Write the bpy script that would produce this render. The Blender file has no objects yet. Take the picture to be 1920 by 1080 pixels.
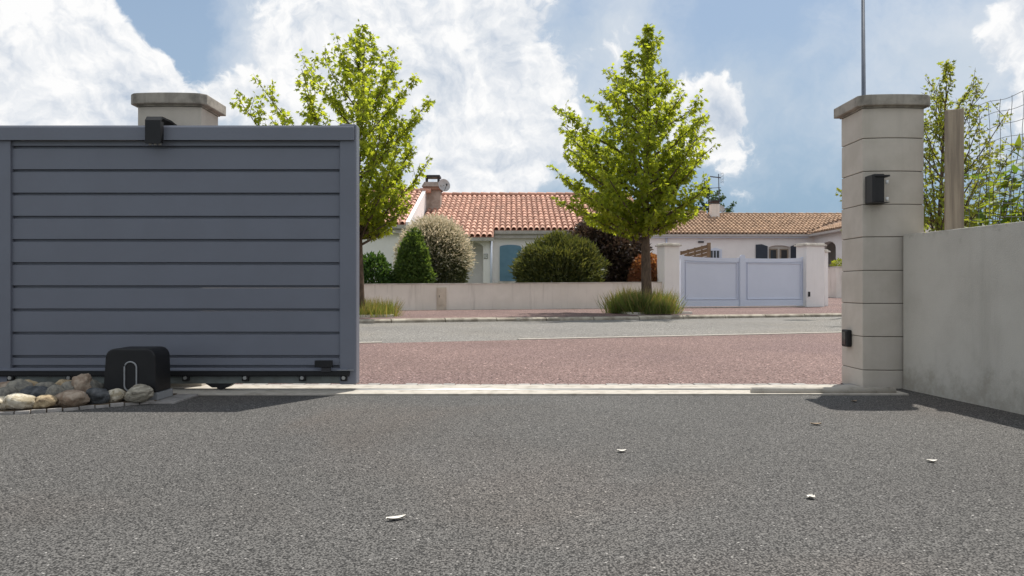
import bpy, bmesh, math, random
import numpy as np
from mathutils import Vector, Matrix, noise as mnoise

random.seed(7); np.random.seed(7)
R = math.radians
scene = bpy.context.scene
COL = scene.collection

# ------------------------------------------------------------------ camera
H_CAM, F = 0.63, 1400.0
cam_d = bpy.data.cameras.new('camera'); cam = bpy.data.objects.new('camera', cam_d); COL.objects.link(cam)
cam.location = (0, 0, H_CAM); cam.rotation_euler = (R(90), 0, 0)
cam_d.sensor_width = 36; cam_d.lens = 36 * F / 1920; cam_d.clip_start = 0.05; cam_d.clip_end = 5000
scene.camera = cam
def P(px, py, d): return Vector(((px - 960) / F * d, d, H_CAM - (py - 540) / F * d))
def X(px, d): return (px - 960) / F * d
def Z(py, d): return H_CAM - (py - 540) / F * d

# ------------------------------------------------------------------ sun direction (to the sun)
SUN = Vector((0.45, 0.71, 1.6)).normalized()
SUN_EL = math.asin(SUN.z); SUN_AZ = math.atan2(SUN.x, SUN.y)

# ------------------------------------------------------------------ node helpers
class NT:
    def __init__(s, tree): s.t = tree; s.L = tree.links
    def n(s, typ, ins=None, **props):
        nd = s.t.nodes.new(typ)
        for k, v in props.items(): setattr(nd, k, v)
        for k, v in (ins or {}).items(): s.put(nd.inputs[k], v)
        return nd
    def put(s, sock, v):
        if isinstance(v, bpy.types.NodeSocket): s.L.new(v, sock)
        else: sock.default_value = v
    def m(s, op, a, b=0.0, c=None, clamp=False):
        nd = s.n('ShaderNodeMath', operation=op, use_clamp=clamp)
        s.put(nd.inputs[0], a); s.put(nd.inputs[1], b)
        if c is not None: s.put(nd.inputs[2], c)
        return nd.outputs[0]
    def v(s, op, a, b=None, scale=None):
        nd = s.n('ShaderNodeVectorMath', operation=op)
        s.put(nd.inputs[0], a)
        if b is not None: s.put(nd.inputs[1], b)
        if scale is not None: s.put(nd.inputs['Scale'], scale)
        return nd.outputs['Value'] if op in ('DOT_PRODUCT', 'LENGTH') else nd.outputs['Vector']
    def noise(s, vec, scale, detail=4.0, rough=0.55, dist=0.0, out='Fac'):
        nd = s.n('ShaderNodeTexNoise', {'Vector': vec, 'Scale': scale, 'Detail': detail, 'Roughness': rough, 'Distortion': dist})
        return nd.outputs[out]
    def ss(s, val, a, b, lo=0.0, hi=1.0):
        nd = s.n('ShaderNodeMapRange', {'Value': val, 'From Min': a, 'From Max': b, 'To Min': lo, 'To Max': hi}, interpolation_type='SMOOTHSTEP')
        return nd.outputs[0]
    def lin(s, val, a, b, lo=0.0, hi=1.0):
        return s.n('ShaderNodeMapRange', {'Value': val, 'From Min': a, 'From Max': b, 'To Min': lo, 'To Max': hi}).outputs[0]
    def mix(s, f, a, b, blend='MIX'):
        nd = s.n('ShaderNodeMix', data_type='RGBA', blend_type=blend)
        s.put(nd.inputs[0], f); s.put(nd.inputs[6], a); s.put(nd.inputs[7], b)
        return nd.outputs[2]
def c4(c): return (c[0], c[1], c[2], 1.0)

# ------------------------------------------------------------------ world: sky with cumulus
world = bpy.data.worlds.new('World'); scene.world = world; world.use_nodes = True
wt = world.node_tree; wt.nodes.clear(); w = NT(wt)
sky = w.n('ShaderNodeTexSky', sky_type='NISHITA', sun_disc=False)
sky.sun_elevation = SUN_EL; sky.sun_rotation = SUN_AZ; sky.air_density = 1.0; sky.dust_density = 1.2; sky.ozone_density = 1.5
D = w.n('ShaderNodeTexCoord').outputs['Generated']
warp = w.v('SCALE', w.v('SUBTRACT', w.noise(D, 8.0, 5, 0.6, out='Color'), (0.5, 0.5, 0.5)), scale=0.09)
DW = w.v('NORMALIZE', w.v('ADD', D, warp))
def blob_sum(blobs, acc):
    for px, py, r, wt_ in blobs:
        c = Vector(((px - 960) / F, 1.0, (540 - py) / F)).normalized(); k = 2.0 / (r / F) ** 2
        dt = w.v('DOT_PRODUCT', DW, tuple(c))
        e = w.m('EXPONENT', w.m('MULTIPLY', w.m('SUBTRACT', dt, 1.0), k))
        acc = w.m('MULTIPLY_ADD', e, wt_, acc)
    return acc
HEAPS = [  # crisp cumulus heaps: photo column, row, angular radius in px, weight
    (-60, 90, 230, 0.9), (120, 80, 120, 0.6), (215, 150, 95, 0.55), (320, 185, 62, 0.5), (110, 200, 170, 0.4),
    (640, 30, 160, 0.5), (900, 60, 140, 0.65), (1000, 150, 110, 0.55), (870, 260, 150, 0.55), (560, 150, 130, 0.3), (420, 110, 70, 0.35), (940, 330, 90, 0.2),
    (1290, 215, 70, 0.62), (1370, 240, 58, 0.6), (1435, 265, 38, 0.45), (1530, 190, 110, -0.9), (1560, 300, 80, -0.6), (1920, 40, 80, 0.8), (1960, 200, 100, 0.55), (1640, 130, 130, -0.5), (1560, 200, 60, -0.25), (315, 30, 85, -0.6), (430, 40, 60, -0.4), (815, 0, 40, -0.5)]
VEILS = [(1190, 40, 130, 0.35), (1700, 60, 150, 0.25), (1480, 215, 110, 0.12), (120, 170, 280, 0.6), (640, 150, 280, 0.65), (960, 190, 260, 0.6), (1380, 225, 110, 0.4), (1890, 130, 190, 0.6), (315, 35, 90, -0.9), (1560, 235, 70, 0.25), (1450, 90, 230, -0.1)]
big = w.noise(D, 1.7, 2, 0.5)
far_ = w.ss(w.v('DOT_PRODUCT', D, (0.0, 0.97, 0.24)), 0.62, 0.84, 1.0, 0.0)
heap = blob_sum(HEAPS, w.m('MULTIPLY', far_, w.lin(big, 0.32, 0.62, 0.0, 0.75)))
soft = blob_sum(VEILS, w.m('MULTIPLY', far_, w.lin(big, 0.28, 0.62, 0.0, 0.85)))
fn = w.noise(DW, 10.0, 9, 0.6)
fn2 = w.noise(w.v('ADD', DW, (0.007, 0.0, 0.013)), 10.0, 8, 0.6)
cov = w.m('ADD', heap, w.lin(fn, 0.25, 0.75, -0.62, 0.62))
mask = w.ss(cov, 0.22, 0.50)
low = w.ss(w.noise(DW, 4.5, 4, 0.5), 0.35, 0.7)
relief = w.m('MULTIPLY', w.m('SUBTRACT', fn, fn2), 3.8)
thick = w.ss(cov, 0.35, 1.15)
shade = w.m('ADD', w.m('SUBTRACT', 0.78, w.m('MULTIPLY', thick, w.lin(low, 0, 1, -0.10, 0.55))), relief, clamp=True)
cloud = w.mix(shade, (3.9, 4.6, 5.6, 1), (8.3, 8.3, 8.3, 1))
vmask = w.ss(w.m('ADD', soft, w.lin(fn, 0.25, 0.75, -0.30, 0.30)), 0.05, 0.80, 0.0, 0.92)
vcol = w.mix(low, (6.6, 6.9, 7.3, 1), (4.8, 5.5, 6.3, 1))
el = w.n('ShaderNodeSeparateXYZ', {'Vector': D}).outputs[2]
base = w.mix(w.ss(el, 0.02, 0.45, 0.92, 0.45), sky.outputs[0], w.mix(w.ss(el, 0.03, 0.30), (2.1, 3.3, 4.6, 1), (3.1, 4.1, 5.2, 1)))
skyc = w.mix(mask, w.mix(vmask, base, vcol), cloud)
bg = w.n('ShaderNodeBackground', {'Color': skyc, 'Strength': 0.093})
wo = w.n('ShaderNodeOutputWorld'); wt.links.new(bg.outputs[0], wo.inputs[0])

sun_d = bpy.data.lights.new('sun', 'SUN'); sun_d.energy = 4.2; sun_d.angle = R(0.55); sun_d.color = (1.0, 0.955, 0.88)
sun = bpy.data.objects.new('sun', sun_d); COL.objects.link(sun); sun.location = (10, 20, 30)
sun.rotation_euler = SUN.to_track_quat('Z', 'Y').to_euler()

vs = scene.view_settings
vs.view_transform = 'Standard'; vs.look = 'None'; vs.gamma = 1.0; vs.exposure = 0.36; vs.use_curve_mapping = False
scene.cycles.max_bounces = 6; scene.cycles.transparent_max_bounces = 6

# ------------------------------------------------------------------ materials
MATS = {}
def new_mat(name):
    m = bpy.data.materials.new(name); m.use_nodes = True; m.node_tree.nodes.clear()
    t = NT(m.node_tree); o = t.n('ShaderNodeOutputMaterial'); MATS[name] = m
    return m, t, o
def rnd_socket(t):   # a value that differs per object and per loose piece
    a = t.n('ShaderNodeObjectInfo').outputs['Random']; b = t.n('ShaderNodeNewGeometry').outputs['Random Per Island']
    return t.m('FRACT', t.m('ADD', a, b))
def pbr(name, col, col2=None, rough=0.6, scale=6.0, detail=5, lo=0.35, hi=0.65, bump=0.0, bscale=80.0, bdist=0.004, metal=0.0, rnd=0.0, streak=0.0, streak_col=(0.1, 0.09, 0.08), world=False, spec=0.4, stretch=None):
    m, t, o = new_mat(name)
    co = t.n('ShaderNodeNewGeometry').outputs['Position'] if world else t.n('ShaderNodeTexCoord').outputs['Object']
    vec = co if stretch is None else t.v('MULTIPLY', co, stretch)
    col2 = col2 or tuple(x * 0.85 for x in col)
    c = t.mix(t.ss(t.noise(vec, scale, detail, 0.6), lo, hi), c4(col), c4(col2))
    if streak:
        sv = t.v('MULTIPLY', co, (9.0, 9.0, 0.8))
        f = t.m('MULTIPLY', t.ss(t.noise(sv, 1.0, 5, 0.6), 0.52, 0.75), streak)
        c = t.mix(f, c, c4(streak_col))
    if rnd:
        f = t.lin(rnd_socket(t), 0, 1, 1 - rnd, 1 + rnd)
        c = t.v('SCALE', c, scale=f)
    b = t.n('ShaderNodeBsdfPrincipled', {'Base Color': c, 'Roughness': rough, 'Metallic': metal, 'Specular IOR Level': spec})
    if bump:
        bp = t.n('ShaderNodeBump', {'Height': t.noise(co, bscale, 4, 0.6), 'Strength': bump, 'Distance': bdist})
        t.L.new(bp.outputs[0], b.inputs['Normal'])
    t.L.new(b.outputs[0], o.inputs[0])
    return m
def asphalt(name, dark, mid, light, grain, tint=None, bump=0.6, tscale=0.7):
    m, t, o = new_mat(name)
    co = t.n('ShaderNodeNewGeometry').outputs['Position']
    v1 = t.n('ShaderNodeTexVoronoi', {'Vector': co, 'Scale': grain}); cell = v1.outputs['Color']; dist = v1.outputs['Distance']
    g = t.n('ShaderNodeSeparateColor', {'Color': cell}).outputs[0]
    c = t.mix(t.ss(g, 0.05, 0.95), c4(mid), c4(light))
    c = t.mix(t.ss(dist, 0.38, 0.75, 0.0, 0.9), c, c4(dark))
    n2 = t.noise(co, grain * 0.35, 3, 0.6)
    c = t.mix(t.ss(n2, 0.55, 0.8, 0, 0.6), c, c4(dark))
    # rare pale chips
    c = t.mix(t.ss(g, 0.994, 0.998, 0, 0.7), c, c4([min(1, x * 2.6) for x in light]))
    big = t.noise(co, tscale, 5, 0.55)
    c = t.v('SCALE', c, scale=t.lin(big, 0.25, 0.75, 0.84, 1.16))
    if tint: c = t.mix(t.ss(t.noise(co, tscale * 0.8, 4, 0.5, 0.6), 0.46, 0.68, 0, 0.55), c, t.mix(1.0, c, c4(tint), 'MULTIPLY'))
    b = t.n('ShaderNodeBsdfPrincipled', {'Base Color': c, 'Roughness': 0.85, 'Specular IOR Level': 0.25})
    h = t.m('ADD', t.m('MULTIPLY', dist, -1.0), t.m('MULTIPLY', n2, 0.8))
    bp = t.n('ShaderNodeBump', {'Height': h, 'Strength': bump, 'Distance': 0.9 / grain})
    t.L.new(bp.outputs[0], b.inputs['Normal']); t.L.new(b.outputs[0], o.inputs[0])
    return m
def leafmat(name, c1, c2, trans=0.5, rough=0.5, tboost=2.2, tblue=0.45):
    m, t, o = new_mat(name)
    c = t.mix(rnd_socket(t), c4(c1), c4(c2))
    b = t.n('ShaderNodeBsdfPrincipled', {'Base Color': c, 'Roughness': rough, 'Specular IOR Level': 0.35})
    tc = t.mix(1.0, c, (tboost * 1.15, tboost, tboost * tblue, 1), 'MULTIPLY')
    tr = t.n('ShaderNodeBsdfTranslucent', {'Color': tc})
    mx = t.n('ShaderNodeMixShader', {0: trans, 1: b.outputs[0], 2: tr.outputs[0]})
    t.L.new(mx.outputs[0], o.inputs[0]); return m

asphalt('drive', (0.016, 0.0155, 0.015), (0.084, 0.081, 0.077), (0.182, 0.175, 0.165), 200, (1.14, 0.98, 0.88))
asphalt('red_gravel', (0.05, 0.03, 0.027), (0.183, 0.115, 0.101), (0.33, 0.23, 0.207), 75, (0.85, 0.85, 0.9), tscale=0.5)
asphalt('road', (0.08, 0.075, 0.068), (0.195, 0.186, 0.172), (0.31, 0.295, 0.272), 75, (1.05, 1.0, 0.92), tscale=0.4)
pbr('soil', (0.09, 0.065, 0.045), (0.15, 0.11, 0.07), 0.95, 8, bump=0.8, bscale=60, bdist=0.01, world=True)
pbr('lawn', (0.06, 0.09, 0.03), (0.13, 0.13, 0.06), 0.95, 3, world=True, bump=0.6, bscale=30)
pbr('concrete_white', (0.45, 0.415, 0.36), (0.29, 0.26, 0.215), 0.85, 14, lo=0.42, hi=0.75, bump=0.3, bscale=120, world=True)
pbr('kerb', (0.42, 0.38, 0.31), (0.22, 0.19, 0.15), 0.9, 5, bump=0.4, bscale=60, rnd=0.12, world=True)
pbr('paver', (0.36, 0.34, 0.32), (0.26, 0.245, 0.23), 0.9, 20, bump=0.4, bscale=150, rnd=0.15, world=True)
pbr('gate_paint', (0.158, 0.171, 0.207), (0.150, 0.161, 0.194), 0.42, 3, bump=0.08, bscale=400, bdist=0.001, streak=0.10, streak_col=(0.15, 0.16, 0.2))
pbr('gate_steel', (0.16, 0.18, 0.175), (0.11, 0.12, 0.11), 0.5, 9, metal=0.2, bump=0.1)
pbr('black_plastic', (0.006, 0.006, 0.007), (0.009, 0.009, 0.010), 0.5, 10, bump=0.1, bscale=500, bdist=0.0005)
pbr('grey_trim', (0.30, 0.31, 0.32), rough=0.4)
pbr('bolt_metal', (0.45, 0.45, 0.43), rough=0.35, metal=0.7)
pbr('white_plastic', (0.7, 0.7, 0.68), rough=0.4)
pbr('block_stone', (0.54, 0.49, 0.425), (0.48, 0.435, 0.37), 0.85, 5, bump=0.25, bscale=90, bdist=0.003, rnd=0.04, streak=0.18, streak_col=(0.25, 0.23, 0.19))
pbr('mortar', (0.16, 0.14, 0.115), rough=0.95)
pbr('cap_stone', (0.38, 0.345, 0.295), (0.17, 0.155, 0.13), 0.9, 9, lo=0.4, hi=0.75, bump=0.4, bscale=70, streak=0.5, streak_col=(0.07, 0.065, 0.06))
def near_wall_mat():
    m, t, o = new_mat('near_wall')
    co = t.n('ShaderNodeNewGeometry').outputs['Position']
    c = t.mix(t.ss(t.noise(co, 2.2, 6, 0.6), 0.35, 0.7), (0.51, 0.485, 0.43, 1), (0.44, 0.415, 0.365, 1))
    sv = t.v('MULTIPLY', co, (7.0, 7.0, 0.6))
    c = t.mix(t.ss(t.noise(sv, 1.0, 6, 0.65), 0.5, 0.8, 0, 0.35), c, (0.24, 0.225, 0.19, 1))
    z = t.n('ShaderNodeSeparateXYZ', {'Vector': co}).outputs[2]
    damp = t.m('ADD', t.ss(z, 0.0, 0.32, 0.34, 0.0), t.m('SUBTRACT', t.noise(co, 9.0, 8, 0.72), 0.5))
    c = t.mix(t.ss(damp, 0.08, 0.48, 0, 0.55), c, (0.22, 0.195, 0.15, 1))
    top = t.m('ADD', t.ss(z, 0.88, 0.97, 0.0, 0.22), t.m('SUBTRACT', t.noise(co, 12.0, 6, 0.65), 0.5))
    c = t.mix(t.ss(top, 0.14, 0.42, 0, 0.5), c, (0.16, 0.145, 0.11, 1))
    b = t.n('ShaderNodeBsdfPrincipled', {'Base Color': c, 'Roughness': 0.9, 'Specular IOR Level': 0.2})
    bp = t.n('ShaderNodeBump', {'Height': t.noise(co, 130, 5, 0.65), 'Strength': 0.45, 'Distance': 0.004})
    t.L.new(bp.outputs[0], b.inputs['Normal']); t.L.new(b.outputs[0], o.inputs[0])
near_wall_mat()
pbr('render_white', (0.86, 0.835, 0.815), (0.81, 0.785, 0.765), 0.9, 1.2, bump=0.2, bscale=60, streak=0.10, streak_col=(0.45, 0.42, 0.38), world=True)
pbr('render_cream', (0.84, 0.775, 0.71), (0.76, 0.70, 0.635), 0.9, 1.5, bump=0.2, bscale=60, streak=0.30, streak_col=(0.30, 0.26, 0.21), world=True)
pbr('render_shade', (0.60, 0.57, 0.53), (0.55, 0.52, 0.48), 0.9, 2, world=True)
pbr('coping', (0.70, 0.66, 0.60), (0.50, 0.46, 0.40), 0.9, 4, world=True)
pbr('gutter', (0.50, 0.47, 0.44), rough=0.5)
pbr('pvc_white', (0.64, 0.69, 0.80), (0.62, 0.67, 0.78), 0.35, 2, world=True)
pbr('shutter_blue', (0.14, 0.27, 0.36), (0.12, 0.24, 0.33), 0.55, 3)
pbr('shutter_dark', (0.035, 0.045, 0.065), rough=0.5)
pbr('tile_red', (0.50, 0.255, 0.18), (0.56, 0.345, 0.26), 0.85, 9, rnd=0.2, bump=0.3, bscale=50)
pbr('tile_brown', (0.47, 0.315, 0.205), (0.36, 0.235, 0.155), 0.9, 7, rnd=0.18, bump=0.3, bscale=50)
pbr('tile_pan', (0.30, 0.15, 0.105), (0.22, 0.12, 0.085), 0.9, 6)
pbr('tile_pan_brown', (0.17, 0.105, 0.07), rough=0.9)
pbr('chimney_render', (0.40, 0.33, 0.28), (0.28, 0.22, 0.18), 0.9, 5, bump=0.3)
pbr('chimney_brick', (0.30, 0.17, 0.12), rough=0.9)
pbr('dish', (0.48, 0.47, 0.46), rough=0.5)
pbr('metal_dark', (0.05, 0.05, 0.055), rough=0.5, metal=0.4)
pbr('metal_grey', (0.13, 0.15, 0.19), (0.10, 0.12, 0.155), 0.5, 4, metal=0.1)
pbr('wire', (0.17, 0.18, 0.18), rough=0.5, metal=0.5)
pbr('post_wood', (0.40, 0.325, 0.24), (0.25, 0.20, 0.15), 0.85, 3.0, bump=0.4, bscale=30, stretch=(16, 16, 0.9), lo=0.3, hi=0.7)
pbr('panel_wood', (0.25, 0.17, 0.10), (0.17, 0.115, 0.07), 0.9, 6)
pbr('window_wood', (0.30, 0.24, 0.18), rough=0.6)
pbr('bark', (0.14, 0.095, 0.065), (0.075, 0.052, 0.037), 0.95, 14, bump=0.9, bscale=50, bdist=0.015, stretch=(1, 1, 0.4))
pbr('twig', (0.09, 0.065, 0.045), rough=0.9)
pbr('glass_dark', (0.02, 0.022, 0.025), rough=0.08, spec=0.6)
pbr('dark_opening', (0.09, 0.065, 0.05), rough=0.9)
pbr('plate_white', (0.75, 0.75, 0.72), rough=0.4)
pbr('ink', (0.02, 0.02, 0.02), rough=0.6)
pbr('meter_box', (0.64, 0.55, 0.45), rough=0.6)
pbr('flake', (0.72, 0.69, 0.63), (0.55, 0.5, 0.42), 0.8, 30)
pbr('flake_brown', (0.30, 0.23, 0.16), (0.22, 0.16, 0.1), 0.8, 30)
def rock(name, a, b, scale, pits=0.0, bands=False):
    m, t, o = new_mat(name)
    co = t.n('ShaderNodeTexCoord').outputs['Object']
    vec = t.v('MULTIPLY', co, (1, 1, 5)) if bands else co
    c = t.mix(t.ss(t.noise(vec, scale, 7, 0.65, 0.5), 0.35, 0.68), c4(a), c4(b))
    if pits: c = t.mix(t.ss(t.noise(co, 60, 4, 0.6), 0.60, 0.70, 0, pits), c, (0.06, 0.05, 0.035, 1))
    bs = t.n('ShaderNodeBsdfPrincipled', {'Base Color': c, 'Roughness': 0.8, 'Specular IOR Level': 0.3})
    bp = t.n('ShaderNodeBump', {'Height': t.noise(vec, 40, 6, 0.65), 'Strength': 0.9, 'Distance': 0.012})
    t.L.new(bp.outputs[0], bs.inputs['Normal']); t.L.new(bs.outputs[0], o.inputs[0])
rock('rock_cream', (0.66, 0.61, 0.50), (0.34, 0.28, 0.18), 22, 0.95)
rock('rock_tan', (0.50, 0.40, 0.25), (0.22, 0.155, 0.09), 20, 0.7)
rock('rock_brown', (0.24, 0.17, 0.12), (0.44, 0.36, 0.28), 24, 0.4)
rock('rock_dark', (0.045, 0.05, 0.055), (0.13, 0.135, 0.14), 26, 0.2)
rock('rock_band', (0.50, 0.46, 0.37), (0.16, 0.14, 0.11), 16, 0.5, True)
rock('rock_grey', (0.30, 0.28, 0.23), (0.14, 0.135, 0.12), 22, 0.5)
leafmat('leaf_sweetgum', (0.13, 0.18, 0.024), (0.21, 0.255, 0.04), 0.6, tboost=2.7)
leafmat('leaf_young', (0.12, 0.17, 0.03), (0.20, 0.22, 0.05), 0.55)
leafmat('leaf_dark', (0.03, 0.075, 0.02), (0.06, 0.11, 0.03), 0.35)
leafmat('leaf_mid', (0.05, 0.095, 0.026), (0.10, 0.15, 0.045), 0.4)
leafmat('leaf_conifer', (0.045, 0.065, 0.024), (0.12, 0.13, 0.045), 0.3)
leafmat('leaf_cream', (0.36, 0.35, 0.22), (0.68, 0.64, 0.48), 0.4, tboost=1.15, tblue=1.0)
leafmat('leaf_greygreen', (0.035, 0.05, 0.024), (0.16, 0.17, 0.09), 0.3, tboost=1.6)
leafmat('leaf_purple', (0.05, 0.030, 0.027), (0.085, 0.066, 0.045), 0.25, 0.35, tboost=1.4, tblue=0.8)
leafmat('leaf_orange', (0.24, 0.085, 0.05), (0.30, 0.165, 0.085), 0.4, tboost=1.5)
leafmat('leaf_laurel', (0.05, 0.10, 0.02), (0.16, 0.20, 0.03), 0.5, 0.5)
leafmat('leaf_far', (0.025, 0.06, 0.02), (0.05, 0.09, 0.028), 0.3)
leafmat('grass_green', (0.07, 0.11, 0.03), (0.15, 0.19, 0.06), 0.4)
leafmat('grass_dry', (0.30, 0.25, 0.12), (0.22, 0.2, 0.08), 0.4, tboost=1.4)

# ------------------------------------------------------------------ mesh helpers
ORG = {}
def tag(o, label=None, cat=None, group=None, kind=None):
    if label: o['label'] = label
    if cat: o['category'] = cat
    if group: o['group'] = group
    if kind: o['kind'] = kind
    return o
def empty(name, loc, label=None, cat=None, group=None, kind=None):
    o = bpy.data.objects.new(name, None); COL.objects.link(o); o.location = loc; o.empty_display_size = 0.2
    ORG[o.name] = Vector(loc); return tag(o, label, cat, group, kind)
class MB:
    def __init__(s, M=None): s.v = []; s.f = []; s.M = M
    def add(s, verts, faces):
        b = len(s.v)
        for p in verts:
            p = Vector(p); s.v.append(s.M @ p if s.M is not None else p)
        s.f += [[b + i for i in q] for q in faces]
    def box(s, x0, x1, y0, y1, z0, z1):
        s.add([(x, y, z) for x in (x0, x1) for y in (y0, y1) for z in (z0, z1)],
              [(0, 1, 3, 2), (4, 6, 7, 5), (0, 4, 5, 1), (2, 3, 7, 6), (0, 2, 6, 4), (1, 5, 7, 3)]); return s
    def prism(s, poly, a, b, axis='y'):   # poly in the two other axes, extruded from a to b
        n = len(poly)
        def mk(p, q): return {'y': (p[0], q, p[1]), 'z': (p[0], p[1], q), 'x': (q, p[0], p[1])}[axis]
        vs_ = [mk(p, a) for p in poly] + [mk(p, b) for p in poly]
        fs = [tuple(range(n)), tuple(range(2 * n - 1, n - 1, -1))] + [(i, (i + 1) % n, n + (i + 1) % n, n + i) for i in range(n)]
        s.add(vs_, fs); return s
    def tube(s, path, radii, n=8, cap=True):
        path = [Vector(p) for p in path]
        if not hasattr(radii, '__len__'): radii = [radii] * len(path)
        vs_, fs = [], []
        up = Vector((0, 0, 1))
        for i, p in enumerate(path):
            t = (path[min(i + 1, len(path) - 1)] - path[max(i - 1, 0)]).normalized()
            a = t.cross(up if abs(t.z) < 0.95 else Vector((1, 0, 0))).normalized(); b = t.cross(a)
            for k in range(n):
                an = 2 * math.pi * k / n; vs_.append(p + (a * math.cos(an) + b * math.sin(an)) * radii[i])
        for i in range(len(path) - 1):
            for k in range(n): fs.append((i * n + k, i * n + (k + 1) % n, (i + 1) * n + (k + 1) % n, (i + 1) * n + k))
        if cap: fs.append(tuple(range(n - 1, -1, -1))); fs.append(tuple(range((len(path) - 1) * n, len(path) * n)))
        s.add(vs_, fs); return s
    def mesh(s, name, mat, bevel=0.0, smooth=False, org=Vector((0, 0, 0)), seg=2):
        me = bpy.data.meshes.new(name); me.from_pydata([tuple(p - org) for p in s.v], [], s.f)
        bm = bmesh.new(); bm.from_mesh(me)
        bmesh.ops.recalc_face_normals(bm, faces=bm.faces)
        if bevel:
            ed = [e for e in bm.edges if len(e.link_faces) == 2 and e.calc_face_angle(0) > 0.6]
            bmesh.ops.bevel(bm, geom=ed, offset=bevel, segments=seg, profile=0.6, affect='EDGES', clamp_overlap=True)
        bm.to_mesh(me); bm.free()
        me.materials.append(MATS[mat])
        if smooth:
            for p in me.polygons: p.use_smooth = True
        return me
    def build(s, name, mat, parent=None, loc=None, bevel=0.0, smooth=False, seg=2):
        org = Vector(loc) if loc is not None else (ORG[parent.name] if parent else Vector((0, 0, 0)))
        o = bpy.data.objects.new(name, s.mesh(name, mat, bevel, smooth, org, seg)); COL.objects.link(o)
        if parent: o.parent = parent; o.location = org - ORG[parent.name]
        else: o.location = org
        ORG[o.name] = org
        return o
def inst(name, me, parent, loc, rot=(0, 0, 0), scale=(1, 1, 1)):
    o = bpy.data.objects.new(name, me); COL.objects.link(o)
    if parent: o.parent = parent; o.location = Vector(loc) - ORG[parent.name]
    else: o.location = loc
    o.rotation_euler = rot; o.scale = scale; ORG[o.name] = Vector(loc); return o
def struct(o): o['kind'] = 'structure'; return o
def raw_mesh(name, verts, faces, mat, smooth=False):
    me = bpy.data.meshes.new(name); me.from_pydata(verts, [], faces); me.materials.append(MATS[mat])
    if smooth: me.polygons.foreach_set('use_smooth', [True] * len(me.polygons))
    return me

# street frame: u runs along the street, v across it away from the camera
A = R(17.5); CA, SA = math.cos(A), math.sin(A)
SM = Matrix.Rotation(A, 4, 'Z')
def S(u, v, z=0.0): return Vector((u * CA - v * SA, u * SA + v * CA, z))
def UV(x, y): return (x * CA + y * SA, -x * SA + y * CA)
def u_at(px, v):   # street u where the sight line of a photo column crosses line v
    k = (px - 960) / F; d = v / (CA - SA * k); return UV(k * d, d)[0]
def zfar(v): return 0.06 + 0.006 * (min(v, 18.15) - 13.75) + 0.022 * max(0, v - 18.15)

# ------------------------------------------------------------------ ground sheets
g = MB(); g.add([(-900, -900, -0.30), (900, -900, -0.30), (900, 900, -0.30), (-900, 900, -0.30)], [(0, 1, 2, 3)])
struct(g.build('ground', 'lawn'))
g = MB(); g.add([(-9, -9, 0), (9, -9, 0), (9, 4.80, 0), (-9, 4.80, 0)], [(0, 1, 2, 3)]); struct(g.build('driveway', 'drive'))
# forecourt of red aggregate between threshold and road
e0, e1 = S(-60, 8.66, -0.004), S(60, 8.66, -0.004)
g = MB(); g.add([(-40, 4.80, -0.004), (40, 4.80, -0.004), tuple(e1), tuple(e0)], [(0, 1, 2, 3)]); struct(g.build('red_forecourt', 'red_gravel'))
g = MB(SM); g.add([(-90, 8.74, -0.006), (90, 8.74, -0.006), (90, 11.2, 0.03), (-90, 11.2, 0.03), (90, 13.62, -0.006), (-90, 13.62, -0.006)], [(0, 1, 2, 3), (3, 2, 4, 5)])
struct(g.build('road', 'road'))
for a_, b_ in ((-60, u_at(716, 8.7)), (u_at(972, 8.7), 60)):
    g = MB(SM); g.box(a_, b_, 8.655, 8.745, -0.08, 0.006); struct(g.build('road_edging', 'concrete_white'))
g = MB(SM); g.add([(-60, 8.64, -0.005), (60, 8.64, -0.005), (60, 8.75, -0.0065), (-60, 8.75, -0.0065)], [(0, 1, 2, 3)]); struct(g.build('road_joint', 'road'))
def sheet(name, u0, u1, v0, v1, mat, nu=10, nv=10):
    m = MB(SM); vs_ = []; fs = []
    for j in range(nv + 1):
        v = v0 + (v1 - v0) * j / nv
        for i in range(nu + 1): vs_.append((u0 + (u1 - u0) * i / nu, v, zfar(v)))
    for j in range(nv):
        for i in range(nu): a = j * (nu + 1) + i; fs.append((a, a + 1, a + nu + 2, a + nu + 1))
    m.add(vs_, fs); return struct(m.build(name, mat))
sheet('sidewalk', -60, 60, 13.75, 18.15, 'red_gravel')
UG0 = u_at(1246, 18.15)
sheet('garden_ground', -60, UG0, 18.15, 70, 'lawn', 10, 30)
sheet('neighbour_driveway', UG0, 60, 18.15, 70, 'red_gravel', 10, 30)
kerb = struct(empty('kerb', S(6, 13.68)))
km = MB(); km.prism([(-0.07, -0.25), (0.075, -0.25), (0.075, 0.064), (-0.03, 0.062), (-0.07, 0.035)], 0.0, 0.985, 'x')
kme = km.mesh('kerb_stone', 'kerb', 0.008)
for i in range(-22, 40): inst('kerb_stone', kme, kerb, S(i * 1.0, 13.68, random.uniform(-0.008, 0.006)), (0, 0, A + random.uniform(-0.004, 0.004)))

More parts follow.
